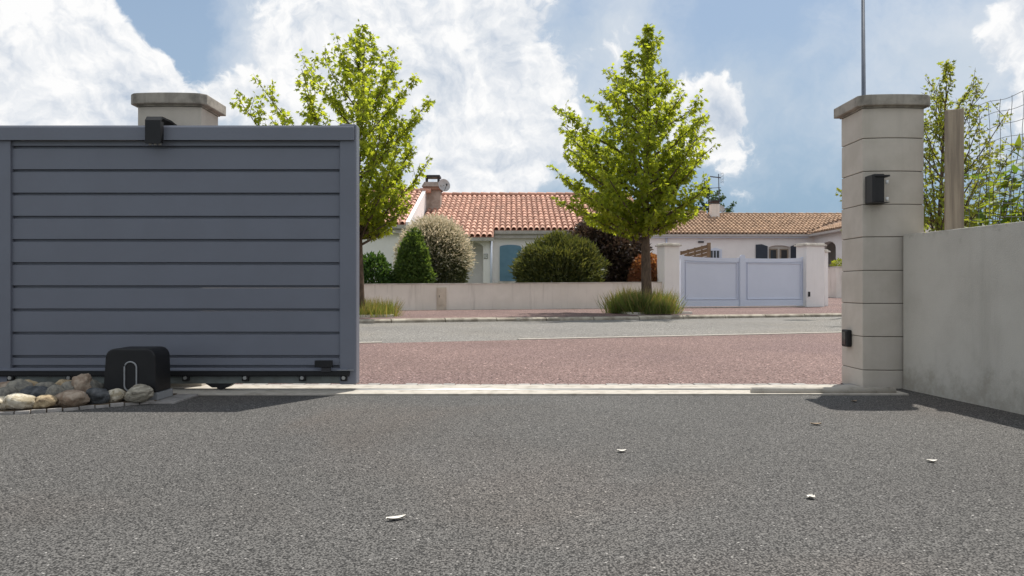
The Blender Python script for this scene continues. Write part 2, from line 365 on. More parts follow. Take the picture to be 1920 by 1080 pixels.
# threshold: concrete strip with rail slot and a row of setts behind it
th = struct(empty('threshold', (0.5, 4.6, 0)))
MB().box(-4.9, 2.33, 4.38, 4.545, -0.12, 0.010).build('front_strip', 'concrete_white', th, bevel=0.004)
MB().box(-4.9, 2.20, 4.60, 4.765, -0.12, 0.012).build('rear_strip', 'concrete_white', th, bevel=0.004)
MB().box(-4.9, 2.20, 4.5455, 4.5995, -0.12, 0.003).build('slot_bed', 'gate_steel', th)
r = MB(); r.tube([(-4.85, 4.572, 0.004), (2.19, 4.572, 0.004)], 0.009, 8); r.build('rail', 'bolt_metal', th, smooth=True)
r = MB(); r.tube([(1.42, 4.43, 0.020), (2.27, 4.43, 0.020)], 0.022, 10); r.build('stop_bar', 'concrete_white', th, smooth=True)
sm = MB(); sm.box(0, 0.077, 0, 0.088, -0.10, 0.0); sme = sm.mesh('sett', 'paver', 0.005)
for i in range(90):
    x = -4.9 + i * 0.081
    if x < 2.25: inst('sett', sme, th, (x, 4.768, 0.008 + random.uniform(-0.004, 0.004)), (0, 0, random.uniform(-0.02, 0.02)))

# ------------------------------------------------------------------ sliding gate
gate = empty('sliding_gate', (-2.9, 4.57, 0), 'blue-grey slatted sliding gate standing open on its rail in front of pillar', 'gate')
xs_mid0, xs_mid1, xr0, xr1 = X(0.5, 4.53), X(22, 4.53), X(637, 4.53), X(669, 4.53)
XL = -4.75
zs = [Z(y, 4.53) for y in (278, 322, 366, 409.5, 453, 496.5, 540, 583.5, 627, 671)]
def slats(x0, x1):
    edges = [1.525] + zs + [0.146]
    for i in range(len(edges) - 1):
        top, bot = edges[i], edges[i + 1]
        m = MB(); m.prism([(4.534, bot + 0.0165), (4.534, top - 0.002), (4.540, top), (4.575, top), (4.575, bot + 0.001), (4.557, bot + 0.001), (4.557, bot + 0.0135)], x0, x1, 'x')
        m.build('slat', 'gate_paint', gate)
slats(xs_mid1 - 0.004, xr0 + 0.004); slats(XL + 0.08, xs_mid0 + 0.004)
def post(x0, x1, z1, rr):
    m = MB(); m.box(x0, x1, 4.517, 4.615, 0.046, z1); return m.build('post', 'gate_paint', gate, bevel=rr, seg=4)
post(xr0, xr1, Z(232, 4.517), 0.012); post(xs_mid0, xs_mid1, 1.53, 0.004); post(XL, XL + 0.10, 1.63, 0.012)
m = MB(); m.prism([(4.498, 1.522), (4.498, 1.598), (4.506, 1.611), (4.640, 1.611), (4.646, 1.598), (4.646, 1.522), (4.622, 1.522), (4.622, 1.53), (4.51, 1.53), (4.51, 1.522)], XL + 0.03, X(663, 4.5), 'x')
m.build('top_rail', 'gate_paint', gate)
MB().box(xr0 - 0.01, X(662.5, 4.5), 4.500, 4.512, 0.1325, 0.1365).build('trim', 'grey_trim', gate)
MB().prism([(4.503, 0.130), (4.503, 0.138), (4.53, 0.146), (4.60, 0.146), (4.60, 0.130)], XL, xr0 + 0.05, 'x').build('lower_lip', 'gate_paint', gate)
MB().box(XL, X(662, 4.52), 4.522, 4.612, 0.051, 0.129).build('bottom_beam', 'gate_steel', gate, bevel=0.003)
rk = MB(); prof = []
x = XL + 0.1; xe = X(655, 4.5)
tp = [(x, 0.128), (xe, 0.128)]; low = []
n = int((xe - x) / 0.0125)
for i in range(n, -1, -1):
    xx = x + i * 0.0125; low += [(xx + 0.006, 0.104), (xx + 0.004, 0.0965), (xx + 0.0005, 0.0965), (xx - 0.0015, 0.104)]
rk.prism(tp + low, 4.497, 4.520, 'y'); rk.build('rack', 'black_plastic', gate)
for px in (-90, 18, 128, 347, 459, 566, 644):
    cx = X(px, 4.5); cz = Z(708, 4.5)
    c = MB().box(cx - 0.020, cx + 0.020, 4.503, 4.5215, cz - 0.022, cz + 0.018).build('rack_clip', 'black_plastic', gate, bevel=0.004)
    b = MB(); b.prism([(cx + 0.012 * math.cos(a), cz - 0.002 + 0.012 * math.sin(a)) for a in [i * math.pi / 3 for i in range(6)]], 4.497, 4.5025, 'y'); b.build('bolt', 'bolt_metal', c)
for px in (413, -260):
    cx = X(px, 4.54)
    w_ = MB(); w_.prism([(cx - 0.085, 0.0508), (cx + 0.085, 0.0508), (cx + 0.045, 0.026), (cx - 0.045, 0.026)], 4.525, 4.605, 'y'); wb = w_.build('wheel_carriage', 'black_plastic', gate, bevel=0.002)
    w2 = MB(); w2.prism([(cx + 0.029 * math.cos(a), 0.040 + 0.029 * math.sin(a)) for a in [i * math.pi / 12 for i in range(24)]], 4.545, 4.595, 'y'); w2.build('wheel', 'metal_dark', wb)
mg = MB().box(X(590, 4.48), X(623, 4.48), 4.475, 4.497, Z(689, 4.48), Z(676, 4.48)).build('limit_magnet', 'black_plastic', gate, bevel=0.003)
MB().box(X(603, 4.49), X(620, 4.49), 4.4815, 4.496, Z(697, 4.49), Z(689.2, 4.49)).build('magnet_bracket', 'metal_dark', gate)

# motor
mo = empty('gate_motor', (-2.12, 4.2, 0), 'black box-shaped gate motor with grey oval outline beside the stones', 'motor')
xa, xb, zt = X(193, 4.10), X(293, 4.10), Z(654, 4.10)
def rr_profile(x0, x1, z0, z1, r, ins=0.0):
    pts = [(x0 - ins * 0, z0), ]
    for k in range(7): a = math.pi - k * math.pi / 12; pts.append((x0 + 0.012 + r + r * math.cos(a), z1 - r + r * math.sin(a)))
    for k in range(7): a = math.pi / 2 - k * math.pi / 12; pts.append((x1 - 0.006 - r + r * math.cos(a), z1 - r + r * math.sin(a)))
    pts.append((x1, z0)); return pts
m = MB(); m.prism(rr_profile(xa, xb, 0.055, zt, 0.05), 4.10, 4.28, 'y'); m.build('cover', 'black_plastic', mo, bevel=0.010, seg=3)
cx = X(243.5, 4.09); ring = []
for k in range(13): a = math.pi - k * math.pi / 12; ring.append((cx + 0.033 * math.cos(a), 4.096, Z(690, 4.09) + 0.033 * math.sin(a)))
for k in range(13): a = -k * math.pi / 12; ring.append((cx + 0.033 * math.cos(a), 4.096, 0.095 + 0.033 * math.sin(a)))
ring.append(ring[0])
m = MB(); m.tube(ring, 0.0042, 6, False); m.build('oval_trim', 'grey_trim', mo, smooth=True)
m = MB(); m.box(xa - 0.006, xb + 0.006, 4.105, 4.29, 0.012, 0.054); m.build('base_plate', 'grey_trim', mo, bevel=0.004)
m = MB(); m.box(xa - 0.04, X(356, 4.25), 4.06, 4.37, -0.05, 0.010); m.build('plinth', 'paver', mo, bevel=0.004)

# guide bracket over the gate
gb = empty('guide_bracket', (-2.146, 4.69, 1.6), 'black steel guide bracket reaching from pillar over the grey gate', 'bracket')
gx0, gx1 = X(273, 4.46), X(302, 4.46)
m = MB(); m.prism([(4.452, 1.492), (4.452, 1.632), (4.475, 1.658), (4.60, 1.660), (4.705, 1.645), (4.705, 1.635), (4.60, 1.648), (4.482, 1.648), (4.462, 1.627), (4.462, 1.492)], gx0, gx1, 'x')
m.build('arm', 'black_plastic', gb)
m = MB(); m.prism([(4.4625, 1.50), (4.4625, 1.626), (4.4945, 1.626), (4.4945, 1.53), (4.486, 1.50)], gx1 - 0.008, gx1 - 0.001, 'x'); m.build('side_flange', 'black_plastic', gb)
for dx in (0.02, 0.05, 0.077):
    m = MB(); m.tube([(gx0 + dx, 4.478, 1.486), (gx0 + dx, 4.478, 1.515)], 0.010, 10); m.build('roller', 'bolt_metal', gb, smooth=True)

# ------------------------------------------------------------------ stone pillars
def pillar(x0, x1, y0, depth, label, zbase):
    cx = (x0 + x1) / 2
    pl = empty('gate_pillar', (cx, y0 + depth / 2, 0), label, 'pillar')
    hw = (x1 - x0) / 2
    def outline(o, bow=0.022, chamfer=0.0):
        h = hw + o; pts = [(cx - h, y0 + depth + o), ]
        if chamfer: pts += [(cx - h, y0 - o + chamfer), (cx - h + chamfer, y0 - o)]
        n = 8
        for i in range(n + 1):
            s_ = -1 + 2 * i / n
            if chamfer and abs(s_) == 1: continue
            pts.append((cx + s_ * h, y0 - o - bow * (1 - s_ * s_)))
        if chamfer: pts += [(cx + h - chamfer, y0 - o), (cx + h, y0 - o + chamfer)]
        pts.append((cx + h, y0 + depth + o)); return pts
    joints = [-0.06] + zbase
    m = MB(); m.prism(outline(-0.008), -0.06, joints[-1], 'z'); m.build('mortar_core', 'mortar', pl)
    for i in range(len(joints) - 1):
        m = MB(); m.prism(outline(random.uniform(-0.001, 0.001)), joints[i] + 0.002, joints[i + 1] - 0.002, 'z'); m.build('stone_block', 'block_stone', pl, bevel=0.004)
    zt = joints[-1]
    m = MB(); m.prism(outline(0.008), zt + 0.0005, zt + 0.010, 'z'); m.build('cap_bed', 'cap_stone', pl)
    m = MB(); m.prism(outline(0.038, chamfer=0.03), zt + 0.0105, zt + 0.077, 'z'); m.build('cap', 'cap_stone', pl, bevel=0.006)
    return pl
JR = [0.114, 0.325, 0.533, 0.740, 0.951, 1.155, 1.363, 1.571, 1.760]
pr = pillar(2.207, 2.592, 4.70, 0.30, 'pale stone gate pillar with black catch box beside the rendered wall', JR)
JL = [0.114, 0.325, 0.533, 0.740, 0.951, 1.155, 1.363, 1.571, 1.770]
pillar(-2.357, -1.954, 4.70, 0.27, 'pale stone gate pillar standing behind the grey sliding gate', JL)

# catch bracket on right pillar
cb = empty('gate_catch', (2.27, 4.66, 1.24), 'black gate catch box with two white rollers fixed to stone pillar', 'gate catch')
x0, x1, z0, z1 = X(1629, 4.63), X(1663, 4.63), Z(381, 4.63), Z(329, 4.63)
MB().box(x0, x1, 4.664, 4.682, z0, z1).build('back_plate', 'black_plastic', cb, bevel=0.004)
MB().box(x0, x0 + 0.018, 4.585, 4.6635, z0, z1).build('side_plate', 'black_plastic', cb, bevel=0.003)
MB().box(x0 + 0.0185, x1 - 0.03, 4.60, 4.6635, z0 + 0.004, z1 + 0.006).build('guide_block', 'black_plastic', cb, bevel=0.004)
MB().box(x0 + 0.0185, x1, 4.59, 4.6635, z1 - 0.012, z1 - 0.001).build('top_plate', 'black_plastic', cb, bevel=0.002)
MB().box(x0 + 0.0185, x1, 4.59, 4.6635, z0 + 0.001, z0 + 0.0035).build('bottom_plate', 'black_plastic', cb)
for zc in (z1 - 0.045, z0 + 0.022):
    m = MB(); m.tube([(x1 - 0.014, 4.60, zc - 0.012), (x1 - 0.014, 4.60, zc + 0.012)], 0.009, 10); m.build('roller', 'white_plastic', cb, smooth=True)
pc = empty('photocell', (2.19, 4.89, 0.30), 'small black photocell on the side of the stone pillar', 'photocell')
MB().box(2.172, 2.206, 4.845, 4.925, Z(650, 4.88), Z(618, 4.88)).build('housing', 'black_plastic', pc, bevel=0.010, seg=3)
MB().box(2.1695, 2.1725, 4.86, 4.91, 0.262, 0.345).build('lens', 'glass_dark', pc)

# ------------------------------------------------------------------ near walls
P0, P1 = Vector((2.44, 4.66, 0)), Vector((2.541, 3.706, 0)); dr = (P1 - P0).normalized(); nr = Vector((-dr.y, dr.x, 0))
if nr.x < 0: nr = -nr
P2 = P0 + dr * 9
m = MB(); q = [P0, P2, P2 + nr * 0.2, P0 + nr * 0.2 + Vector((0, 0.02, 0))]
m.prism([(p.x, p.y) for p in q], -0.1, 0.962, 'z')
tag(m.build('garden_wall', 'near_wall', loc=(2.6, 2.0, 0), bevel=0.006), 'weathered grey-beige rendered wall abutting the pillar with black catch box', 'wall')
m = MB(); m.box(-9, -2.36, 4.78, 4.98, -0.1, 0.95)
tag(m.build('garden_wall', 'near_wall', loc=(-5.5, 4.9, 0), bevel=0.006), 'low rendered wall running behind the open grey gate', 'wall')
# wooden post and wire fence on the far side of the wall
fp = Vector((X(1789, 4.6), 4.6, 0))
po = MB(Matrix.Translation(fp) @ Matrix.Rotation(R(-28), 4, 'Z')); po.box(-0.05, 0.05, -0.05, 0.05, -0.1, 1.722)
tag(po.build('fence_post', 'post_wood', loc=tuple(fp), bevel=0.006), 'square weathered wooden post behind the rendered wall', 'post')
fe = empty('wire_fence', tuple(fp + dr * 1.2), 'square mesh wire fence strung from the wooden post above the wall', 'fence')
f0 = fp + nr * 0.03 + dr * 0.06
for i in range(11):
    z = 0.955 + i * 0.0755; pts = []
    for k in range(64):
        q = f0 + dr * (k * 0.04); pts.append((q.x, q.y, z + 0.006 * math.sin(k * 0.9 + i) + 0.004 * math.sin(k * 0.37 + 2 * i) - 0.00 * k))
    m = MB(); m.tube(pts, 0.0016, 5); m.build('wire', 'wire', fe, smooth=True)
for k in range(30):
    q = f0 + dr * (0.03 + k * 0.083); pts = []
    for j in range(20):
        z = 0.955 + j * 0.755 / 19; o = 0.004 * math.sin(j * 1.1 + k * 1.7) + 0.003 * math.sin(j * 0.5 + k)
        pts.append((q.x + dr.x * o, q.y + dr.y * o, z))
    m = MB(); m.tube(pts, 0.0015, 5); m.build('wire', 'wire', fe, smooth=True)

# ------------------------------------------------------------------ stones in the bed at the motor
bed = struct(empty('stone_bed', (-2.6, 4.1, 0)))
ep = [(-40, 3.66), (0, 3.72), (60, 3.76), (120, 3.83), (180, 3.93), (235, 4.01), (292, 4.10)]
pts = [Vector((X(a, d), d, 0)) for a, d in ep]
m = MB(); poly = [(p.x, p.y) for p in pts] + [(pts[-1].x, 4.36), (-4.6, 4.36), (-4.6, 3.55)]
m.prism(poly, -0.05, 0.015, 'z'); m.build('bed_soil', 'soil', bed)
for i in range(len(pts) - 1):
    a, b = pts[i], pts[i + 1]; L = (b - a).length; nseg = max(1, round(L / 0.09)); ang = math.atan2((b - a).y, (b - a).x)
    for k in range(nseg):
        c = a + (b - a) * ((k + 0.5) / nseg)
        mm = MB(Matrix.Translation(c + Vector((0, -0.012, 0))) @ Matrix.Rotation(ang + random.uniform(-0.05, 0.05), 4, 'Z')); mm.box(-L / nseg / 2 + 0.003, L / nseg / 2 - 0.003, -0.01, 0.01, -0.04, 0.012 + random.uniform(0, 0.006))
        mm.build('edging_piece', 'paver', bed, bevel=0.003)
def stone(px, d, w_, h, dep, mat, label, seed, tilt=0.0, group=None):
    me = bpy.data.meshes.new('cobblestone'); bm = bmesh.new(); bmesh.ops.create_icosphere(bm, subdivisions=4, radius=1.0)
    off = Vector((seed * 3.1, seed * 1.7, seed * 0.9))
    for v in bm.verts:
        n1 = mnoise.fractal(v.co * 0.9 + off, 1.0, 2.0, 3); n2 = mnoise.fractal(v.co * 4 + off, 1.0, 2.0, 3)
        v.co *= 1 + 0.26 * n1 + 0.05 * n2
        v.co.x *= w_ / 2; v.co.y *= dep / 2; v.co.z *= h / 2
    bm.to_mesh(me); bm.free(); me.materials.append(MATS[mat])
    me.polygons.foreach_set('use_smooth', [True] * len(me.polygons))
    o = bpy.data.objects.new('cobblestone', me); COL.objects.link(o); o.location = (X(px, d), d, 0.012 + h * 0.47); o.rotation_euler = (0, tilt, random.uniform(-0.3, 0.3))
    tag(o, label, 'stone', group or 'cobblestones heaped beside the gate motor')
stone(36, 3.80, 0.17, 0.083, 0.13, 'rock_cream', 'large pitted cream cobblestone at the front of the heap', 1, 0.05)
stone(2, 3.775, 0.09, 0.075, 0.10, 'rock_cream', 'small cream cobblestone beside the large pitted cream one', 2)
stone(85, 3.83, 0.115, 0.075, 0.11, 'rock_tan', 'tan cobblestone between the cream and the brown stones', 3, -0.1)
stone(136, 3.90, 0.165, 0.088, 0.13, 'rock_brown', 'brown angular cobblestone beside the dark grey one', 4, -0.15)
stone(181, 3.99, 0.135, 0.088, 0.12, 'rock_dark', 'dark charcoal cobblestone in front of the black motor', 5)
stone(218, 4.045, 0.090, 0.078, 0.10, 'rock_cream', 'small white cobblestone between dark and banded stones', 6)
stone(263, 4.045, 0.165, 0.098, 0.11, 'rock_band', 'large grey banded cobblestone at the end of the heap', 7, -0.12)
back = [(8, 3.97, .13, .09, 'rock_grey'), (38, 4.06, .16, .12, 'rock_grey'), (70, 3.99, .17, .10, 'rock_dark'), (104, 4.0, .09, .10, 'rock_grey'), (128, 4.07, .10, .11, 'rock_grey'), (154, 4.10, .11, .15, 'rock_brown'), (172, 4.15, .12, .11, 'rock_grey'), (88, 4.14, .13, .10, 'rock_grey'), (16, 4.17, .14, .10, 'rock_brown'), (-30, 3.82, .14, .09, 'rock_tan'), (-60, 4.0, .15, .1, 'rock_grey'), (55, 4.22, .14, .1, 'rock_tan'), (120, 4.21, .13, .1, 'rock_tan')]
BACK_LABELS = ['grey cobblestone wedged behind the small cream stone', 'wide grey cobblestone behind the large pitted cream stone', 'blue-black cobblestone between grey stones behind the tan one',
    'small grey cobblestone behind the brown angular stone', 'small grey cobblestone beside the tall brown stone', 'tall brown cobblestone standing on the heap before the gate', 'grey cobblestone touching the side of the black motor',
    'grey cobblestone under the gate behind the blue-black stone', 'brown cobblestone under the gate behind wide grey stone', 'tan cobblestone at the open end of the edged bed', 'grey cobblestone at the open end of the edged bed',
    'tan cobblestone under the gate beam behind grey stones', 'tan cobblestone under the gate beam near the motor']
for i, (px, d, w_, h, mt) in enumerate(back): stone(px, d, w_, h, 0.12, mt, BACK_LABELS[i], 20 + i)

# ------------------------------------------------------------------ street wall across the road
ztop = lambda u: 0.70 + (u - 1.5) * 0.0085
wl0, wl1 = -14.0, u_at(1248, 18.15)
fw = empty('street_wall', S(3, 18.25, 0), 'low cream rendered wall along the opposite sidewalk with meter box', 'wall')
m = MB(SM); m.add([(wl0, 18.15, -0.1), (wl1, 18.15, -0.1), (wl1, 18.35, -0.1), (wl0, 18.35, -0.1), (wl0, 18.15, ztop(wl0)), (wl1, 18.15, ztop(wl1)), (wl1, 18.35, ztop(wl1)), (wl0, 18.35, ztop(wl0))], [(0, 1, 5, 4), (1, 2, 6, 5), (2, 3, 7, 6), (3, 0, 4, 7), (4, 5, 6, 7), (0, 3, 2, 1)])
m.build('wall_body', 'render_cream', fw)
m = MB(SM); m.add([(wl0, 18.13, ztop(wl0) + .001), (wl1, 18.13, ztop(wl1) + .001), (wl1, 18.37, ztop(wl1) + .001), (wl0, 18.37, ztop(wl0) + .001), (wl0, 18.13, ztop(wl0) + .028), (wl1, 18.13, ztop(wl1) + .028), (wl1, 18.37, ztop(wl1) + .028), (wl0, 18.37, ztop(wl0) + .028)], [(0, 1, 5, 4), (1, 2, 6, 5), (2, 3, 7, 6), (3, 0, 4, 7), (4, 5, 6, 7), (0, 3, 2, 1)])
m.build('coping', 'coping', fw)
ub0, ub1 = u_at(819, 18.13), u_at(837, 18.13)
bx = MB(SM).box(ub0, ub1, 18.125, 18.149, 0.085, 0.645).build('meter_box', 'meter_box', fw, bevel=0.004)
MB(SM).box(ub0 + 0.025, ub1 - 0.025, 18.112, 18.1245, 0.21, 0.62).build('box_door', 'meter_box', bx, bevel=0.004)
MB(SM).box(ub0 + 0.05, ub0 + 0.065, 18.104, 18.1115, 0.40, 0.45).build('lock', 'metal_dark', bx)

# ------------------------------------------------------------------ white double gate opposite
def spill(name, px0, px1, v, dep, z1, label):
    u0, u1 = u_at(px0, v), u_at(px1, v)
    p = empty(name, S((u0 + u1) / 2, v + dep / 2, 0), label, 'pillar')
    MB(SM).box(u0, u1, v, v + dep, -0.05, z1).build('shaft', 'render_white', p, bevel=0.01)
    m = MB(SM); h = 0.045; m.box(u0 - h, u1 + h, v - h, v + dep + h, z1 + 0.001, z1 + 0.045)
    m.build('cap', 'coping', p, bevel=0.008)
    m = MB(SM); m.box(u0 - 0.01, u1 + 0.01, v - 0.01, v + dep + 0.01, z1 + 0.0455, z1 + 0.085); m.build('cap_top', 'coping', p, bevel=0.02)
    return p
spill('gate_post_pillar', 1246, 1274, 18.0, 0.42, Z(461, 20.1), 'white rendered pillar between the low wall and the white double gate')
pR = spill('gate_post_pillar', 1512, 1546, 18.0, 0.45, Z(461, 21.6), 'wide white rendered pillar at the hinge side of white gate by driveway')
spill('gate_post_pillar', 1546.5, 1553, 18.55, 0.4, Z(473, 22.4), 'narrow white pillar tucked behind the wide gate pillar')
bxm = MB(SM); ub = u_at(1516, 17.98); bxm.box(ub, ub + 0.05, 17.965, 17.999, 0.38, 0.52); bxm.build('photocell', 'black_plastic', pR)
wg = empty('double_gate', S(12.5, 18.2, 0), 'closed white double-leaf driveway gate between rendered pillars', 'gate')
ga, gb_ = u_at(1276, 18.15), u_at(1511, 18.15); gm = u_at(1391, 18.15)
def leaf(u0, u1, rise_left):
    z0 = 0.12; n = 14; H = 1.47
    def top(s): # s 0 at the outer stile, 1 at the meeting stile
        return H + 0.05 * (abs(1 - s * 1.25) ** 3 if s < 0.8 else 0) + 0.0
    def uu(s): return u0 + (u1 - u0) * (s if rise_left else 1 - s)
    pan = [(uu(0.03), z0 + 0.1)] + [(uu(0.03 + 0.94 * i / n), top(0.03 + 0.94 * i / n) - 0.02) for i in range(n + 1)] + [(uu(0.97), z0 + 0.1)]
    MB(SM).prism(pan, 18.165, 18.185, 'y').build('infill_panel', 'pvc_white', wg)
    rail = [(uu(i / n), top(i / n) - 0.11) for i in range(n + 1)] + [(uu(1 - i / n), top(1 - i / n)) for i in range(n + 1)]
    MB(SM).prism(rail, 18.140, 18.205, 'y').build('top_rail', 'pvc_white', wg)
    MB(SM).box(u0 + 0.001, u1 - 0.001, 18.142, 18.204, z0, z0 + 0.16).build('bottom_rail', 'pvc_white', wg, bevel=0.005)
    for s_ in (0, 1):
        a = uu(0) if s_ == 0 else uu(1); b = a + (0.11 if (s_ == 0) == rise_left else -0.11)
        MB(SM).box(min(a, b), max(a, b), 18.136, 18.21, z0 - 0.005, top(s_) + 0.012).build('stile', 'pvc_white', wg, bevel=0.006)
    q0, q1 = min(uu(0.08), uu(0.92)), max(uu(0.08), uu(0.92)); zt_ = H - 0.14; zb = z0 + 0.19; t_ = 0.018
    for a, b, c, d_ in ((q0, q1, zt_, zt_ + t_), (q0, q1, zb, zb + t_), (q0, q0 + t_, zb + t_ + .001, zt_ - .001), (q1 - t_, q1, zb + t_ + .001, zt_ - .001)):
        MB(SM).box(a, b, 18.138, 18.1645, c, d_).build('moulding', 'pvc_white', wg, bevel=0.004)
leaf(ga, gm - 0.004, True); leaf(gm + 0.004, gb_, False)
m = MB(SM); m.prism([(gm - 0.085, 0.12), (gm + 0.085, 0.12), (gm + 0.085, 1.53), (gm + 0.04, 1.565), (gm - 0.04, 1.565), (gm - 0.085, 1.53)], 18.105, 18.134, 'y'); m.build('cover_strip', 'pvc_white', wg)
MB(SM).box(ga - 0.05, gb_ + 0.03, 18.06, 18.26, -0.05, 0.105).build('sill', 'concrete_white', wg, bevel=0.008)

# ------------------------------------------------------------------ roof tiles
def tile_mesh(name, mat, w0, w1, L, h, seg=5):
    vs_, fs = [], []
    for t_, wd, lift in ((0, w0, 0.032), (1, w1, 0.006)):
        for k in range(seg + 1):
            a = math.pi * k / seg
            vs_.append((-math.cos(a) * wd / 2, t_ * L, lift + math.sin(a) * h * (wd / w0)))
    for k in range(seg + 1):
        a = math.pi * k / seg
        vs_.append((-math.cos(a) * (w0 / 2 - 0.016), 0.0, 0.032 + max(0, math.sin(a)) * (h - 0.016)))
        vs_.append((-math.cos(a) * (w0 / 2 - 0.016), L * 0.5, 0.02 + max(0, math.sin(a)) * (h - 0.02)))
    n = seg + 1
    for k in range(seg):
        fs.append((k, k + 1, n + k + 1, n + k))
        i0 = 2 * n + 2 * k; fs.append((k + 1, k, i0, i0 + 2)); fs.append((i0, i0 + 1, i0 + 3, i0 + 2))
    return raw_mesh(name, vs_, fs, mat, False)
def tiled_slope(roof, x0, x1, y0, z0, length, slope, pitch, row, mesh, mat, limit=300, skip=None, yaw=0.0, origin=None):
    """tiles on a slope rising along +y (turned by yaw about origin)"""
    ang = math.atan(slope); nx = int((x1 - x0) / pitch); ny = int(length / row)
    places = []
    for j in range(ny):
        for i in range(nx):
            x = x0 + (i + 0.5) * pitch; s_ = j * row; y = y0 + s_ * math.cos(ang); z = z0 + s_ * math.sin(ang)
            if skip and skip(x, y): continue
            places.append((x + random.uniform(-.006, .006), y + random.uniform(-.012, .012), z + random.uniform(-.003, .004)))
    rest = []
    T = Matrix.Identity(4)
    if yaw: T = Matrix.Translation(origin) @ Matrix.Rotation(yaw, 4, 'Z') @ Matrix.Translation(-Vector(origin))
    for k, p in enumerate(places):
        if k < limit: inst('roof_tile', mesh, roof, T @ Vector(p), (ang, 0, yaw + random.uniform(-.02, .02)))
        else: rest.append(p)
    if rest:
        base = [v.co.copy() for v in mesh.vertices]; pf = [tuple(q.vertices) for q in mesh.polygons]
        rot = Matrix.Rotation(ang, 4, 'X'); bv = [rot @ v for v in base]; n = len(bv); V = []; Fs = []
        o = ORG[roof.name]
        for k, p in enumerate(rest):
            pv = Vector(p); V += [tuple((T @ (pv + v)) - o) for v in bv]; Fs += [tuple(k * n + i for i in f) for f in pf]
        me = raw_mesh('roof_tiles', V, Fs, mat); ob = bpy.data.objects.new('roof_tiles', me); COL.objects.link(ob); ob.parent = roof; ob['kind'] = 'stuff'; ORG[ob.name] = o

TM = tile_mesh('roof_tile', 'tile_red', 0.165, 0.135, 0.47, 0.075)
h1 = empty('tiled_house', (0.5, 26, 0.2), 'white rendered bungalow with orange-red tiled roof and blue shutter', 'house')
SL = 0.35; ZE, YE = 2.66, 25.75
RX0, RX1 = -3.24, 4.95
MB().box(RX0 + 0.02, RX1 - 0.25, 26.0, 36.2, -0.1, 2.66).build('wall', 'render_white', h1)
# entrance porch with arched opening
pz = lambda x: 0
ax0, ax1 = -2.35, -0.972
arch = [(ax1, 0.0), (ax1, 2.02)] + [((ax0 + ax1) / 2 + (ax1 - ax0) / 2 * math.cos(a), 2.02 + 0.2 * math.sin(a)) for a in [math.pi * k / 12 for k in range(1, 12)]] + [(ax0, 2.02), (ax0, 0.0)]
m = MB(); m.prism([(-0.672, 0.0)] + arch + [(RX0 + 0.01, 0.0), (RX0 + 0.01, 2.38), (-0.672, 2.38)], 25.2, 25.42, 'y'); m.build('porch_wall', 'render_white', h1)
m = MB(); m.prism([(25.425, 0.0), (25.998, 0.0), (25.998, 2.62), (25.425, 2.42)], -0.872, -0.674, 'x'); m.build('porch_side_wall', 'render_white', h1)
roof1 = MB(); L1 = (31.0 - YE)
def roof_slab(m, x0, x1, y0, y1, ze, ye, th=0.06, off=-0.035):
    za, zb = ze + SL * (y0 - ye) + off, ze + SL * (y1 - ye) + off
    m.add([(x0, y0, za), (x1, y0, za), (x1, y1, zb), (x0, y1, zb), (x0, y0, za - th), (x1, y0, za - th), (x1, y1, zb - th), (x0, y1, zb - th)], [(0, 1, 2, 3), (7, 6, 5, 4), (0, 4, 5, 1), (1, 5, 6, 2), (2, 6, 7, 3), (3, 7, 4, 0)])
roof_slab(roof1, RX0, RX1, YE, 31.0, ZE, YE)
roof_slab(roof1, RX0, -0.62, 24.93, YE - 0.001, ZE, YE)
m = roof1; zr = ZE + SL * (31.0 - YE) - 0.035
m.add([(RX0, 31.001, zr), (RX1, 31.001, zr), (RX1, 36.4, ZE), (RX0, 36.4, ZE)], [(0, 1, 2, 3)])
roof1 = roof1.build('roof', 'tile_pan', h1)
LS = math.hypot(1, SL)
tiled_slope(roof1, RX0, -0.62, 24.93, ZE + SL * (24.93 - YE) - 0.03, 0.82 * LS, SL, 0.2, 0.41, TM, 'tile_red', 60)
tiled_slope(roof1, RX0, RX1, YE, ZE - 0.03, L1 * LS, SL, 0.2, 0.41, TM, 'tile_red', 240)
for i in range(21):
    x = RX0 + 0.2 + i * 0.39
    m = MB(); m.tube([(x - 0.21, 31.0, zr + 0.055), (x + 0.2, 31.0, zr + 0.04)], [0.10, 0.085], 10); m.build('ridge_tile', 'tile_red', roof1)
def gutter(par, x0, x1, y, z): 
    m = MB(); m.prism([(y - 0.07, z - 0.11), (y + 0.03, z - 0.11), (y + 0.03, z), (y - 0.09, z)], x0, x1, 'x'); return m.build('gutter', 'gutter', par)
gutter(h1, -0.60, RX1, 25.78, ZE - 0.055)
gutter(h1, RX0 + 0.03, -0.61, 24.96, ZE + SL * (24.93 - YE) - 0.06)
MB().box(-0.60, RX1 - 0.2, 25.81, 25.999, ZE - 0.30, ZE - 0.16).build('eave_board', 'gutter', h1)
m = MB(); m.tube([(-0.70, 25.16, 2.3), (-0.70, 25.16, 0.2)], 0.038, 10); m.build('downpipe', 'pvc_white', h1, smooth=True)
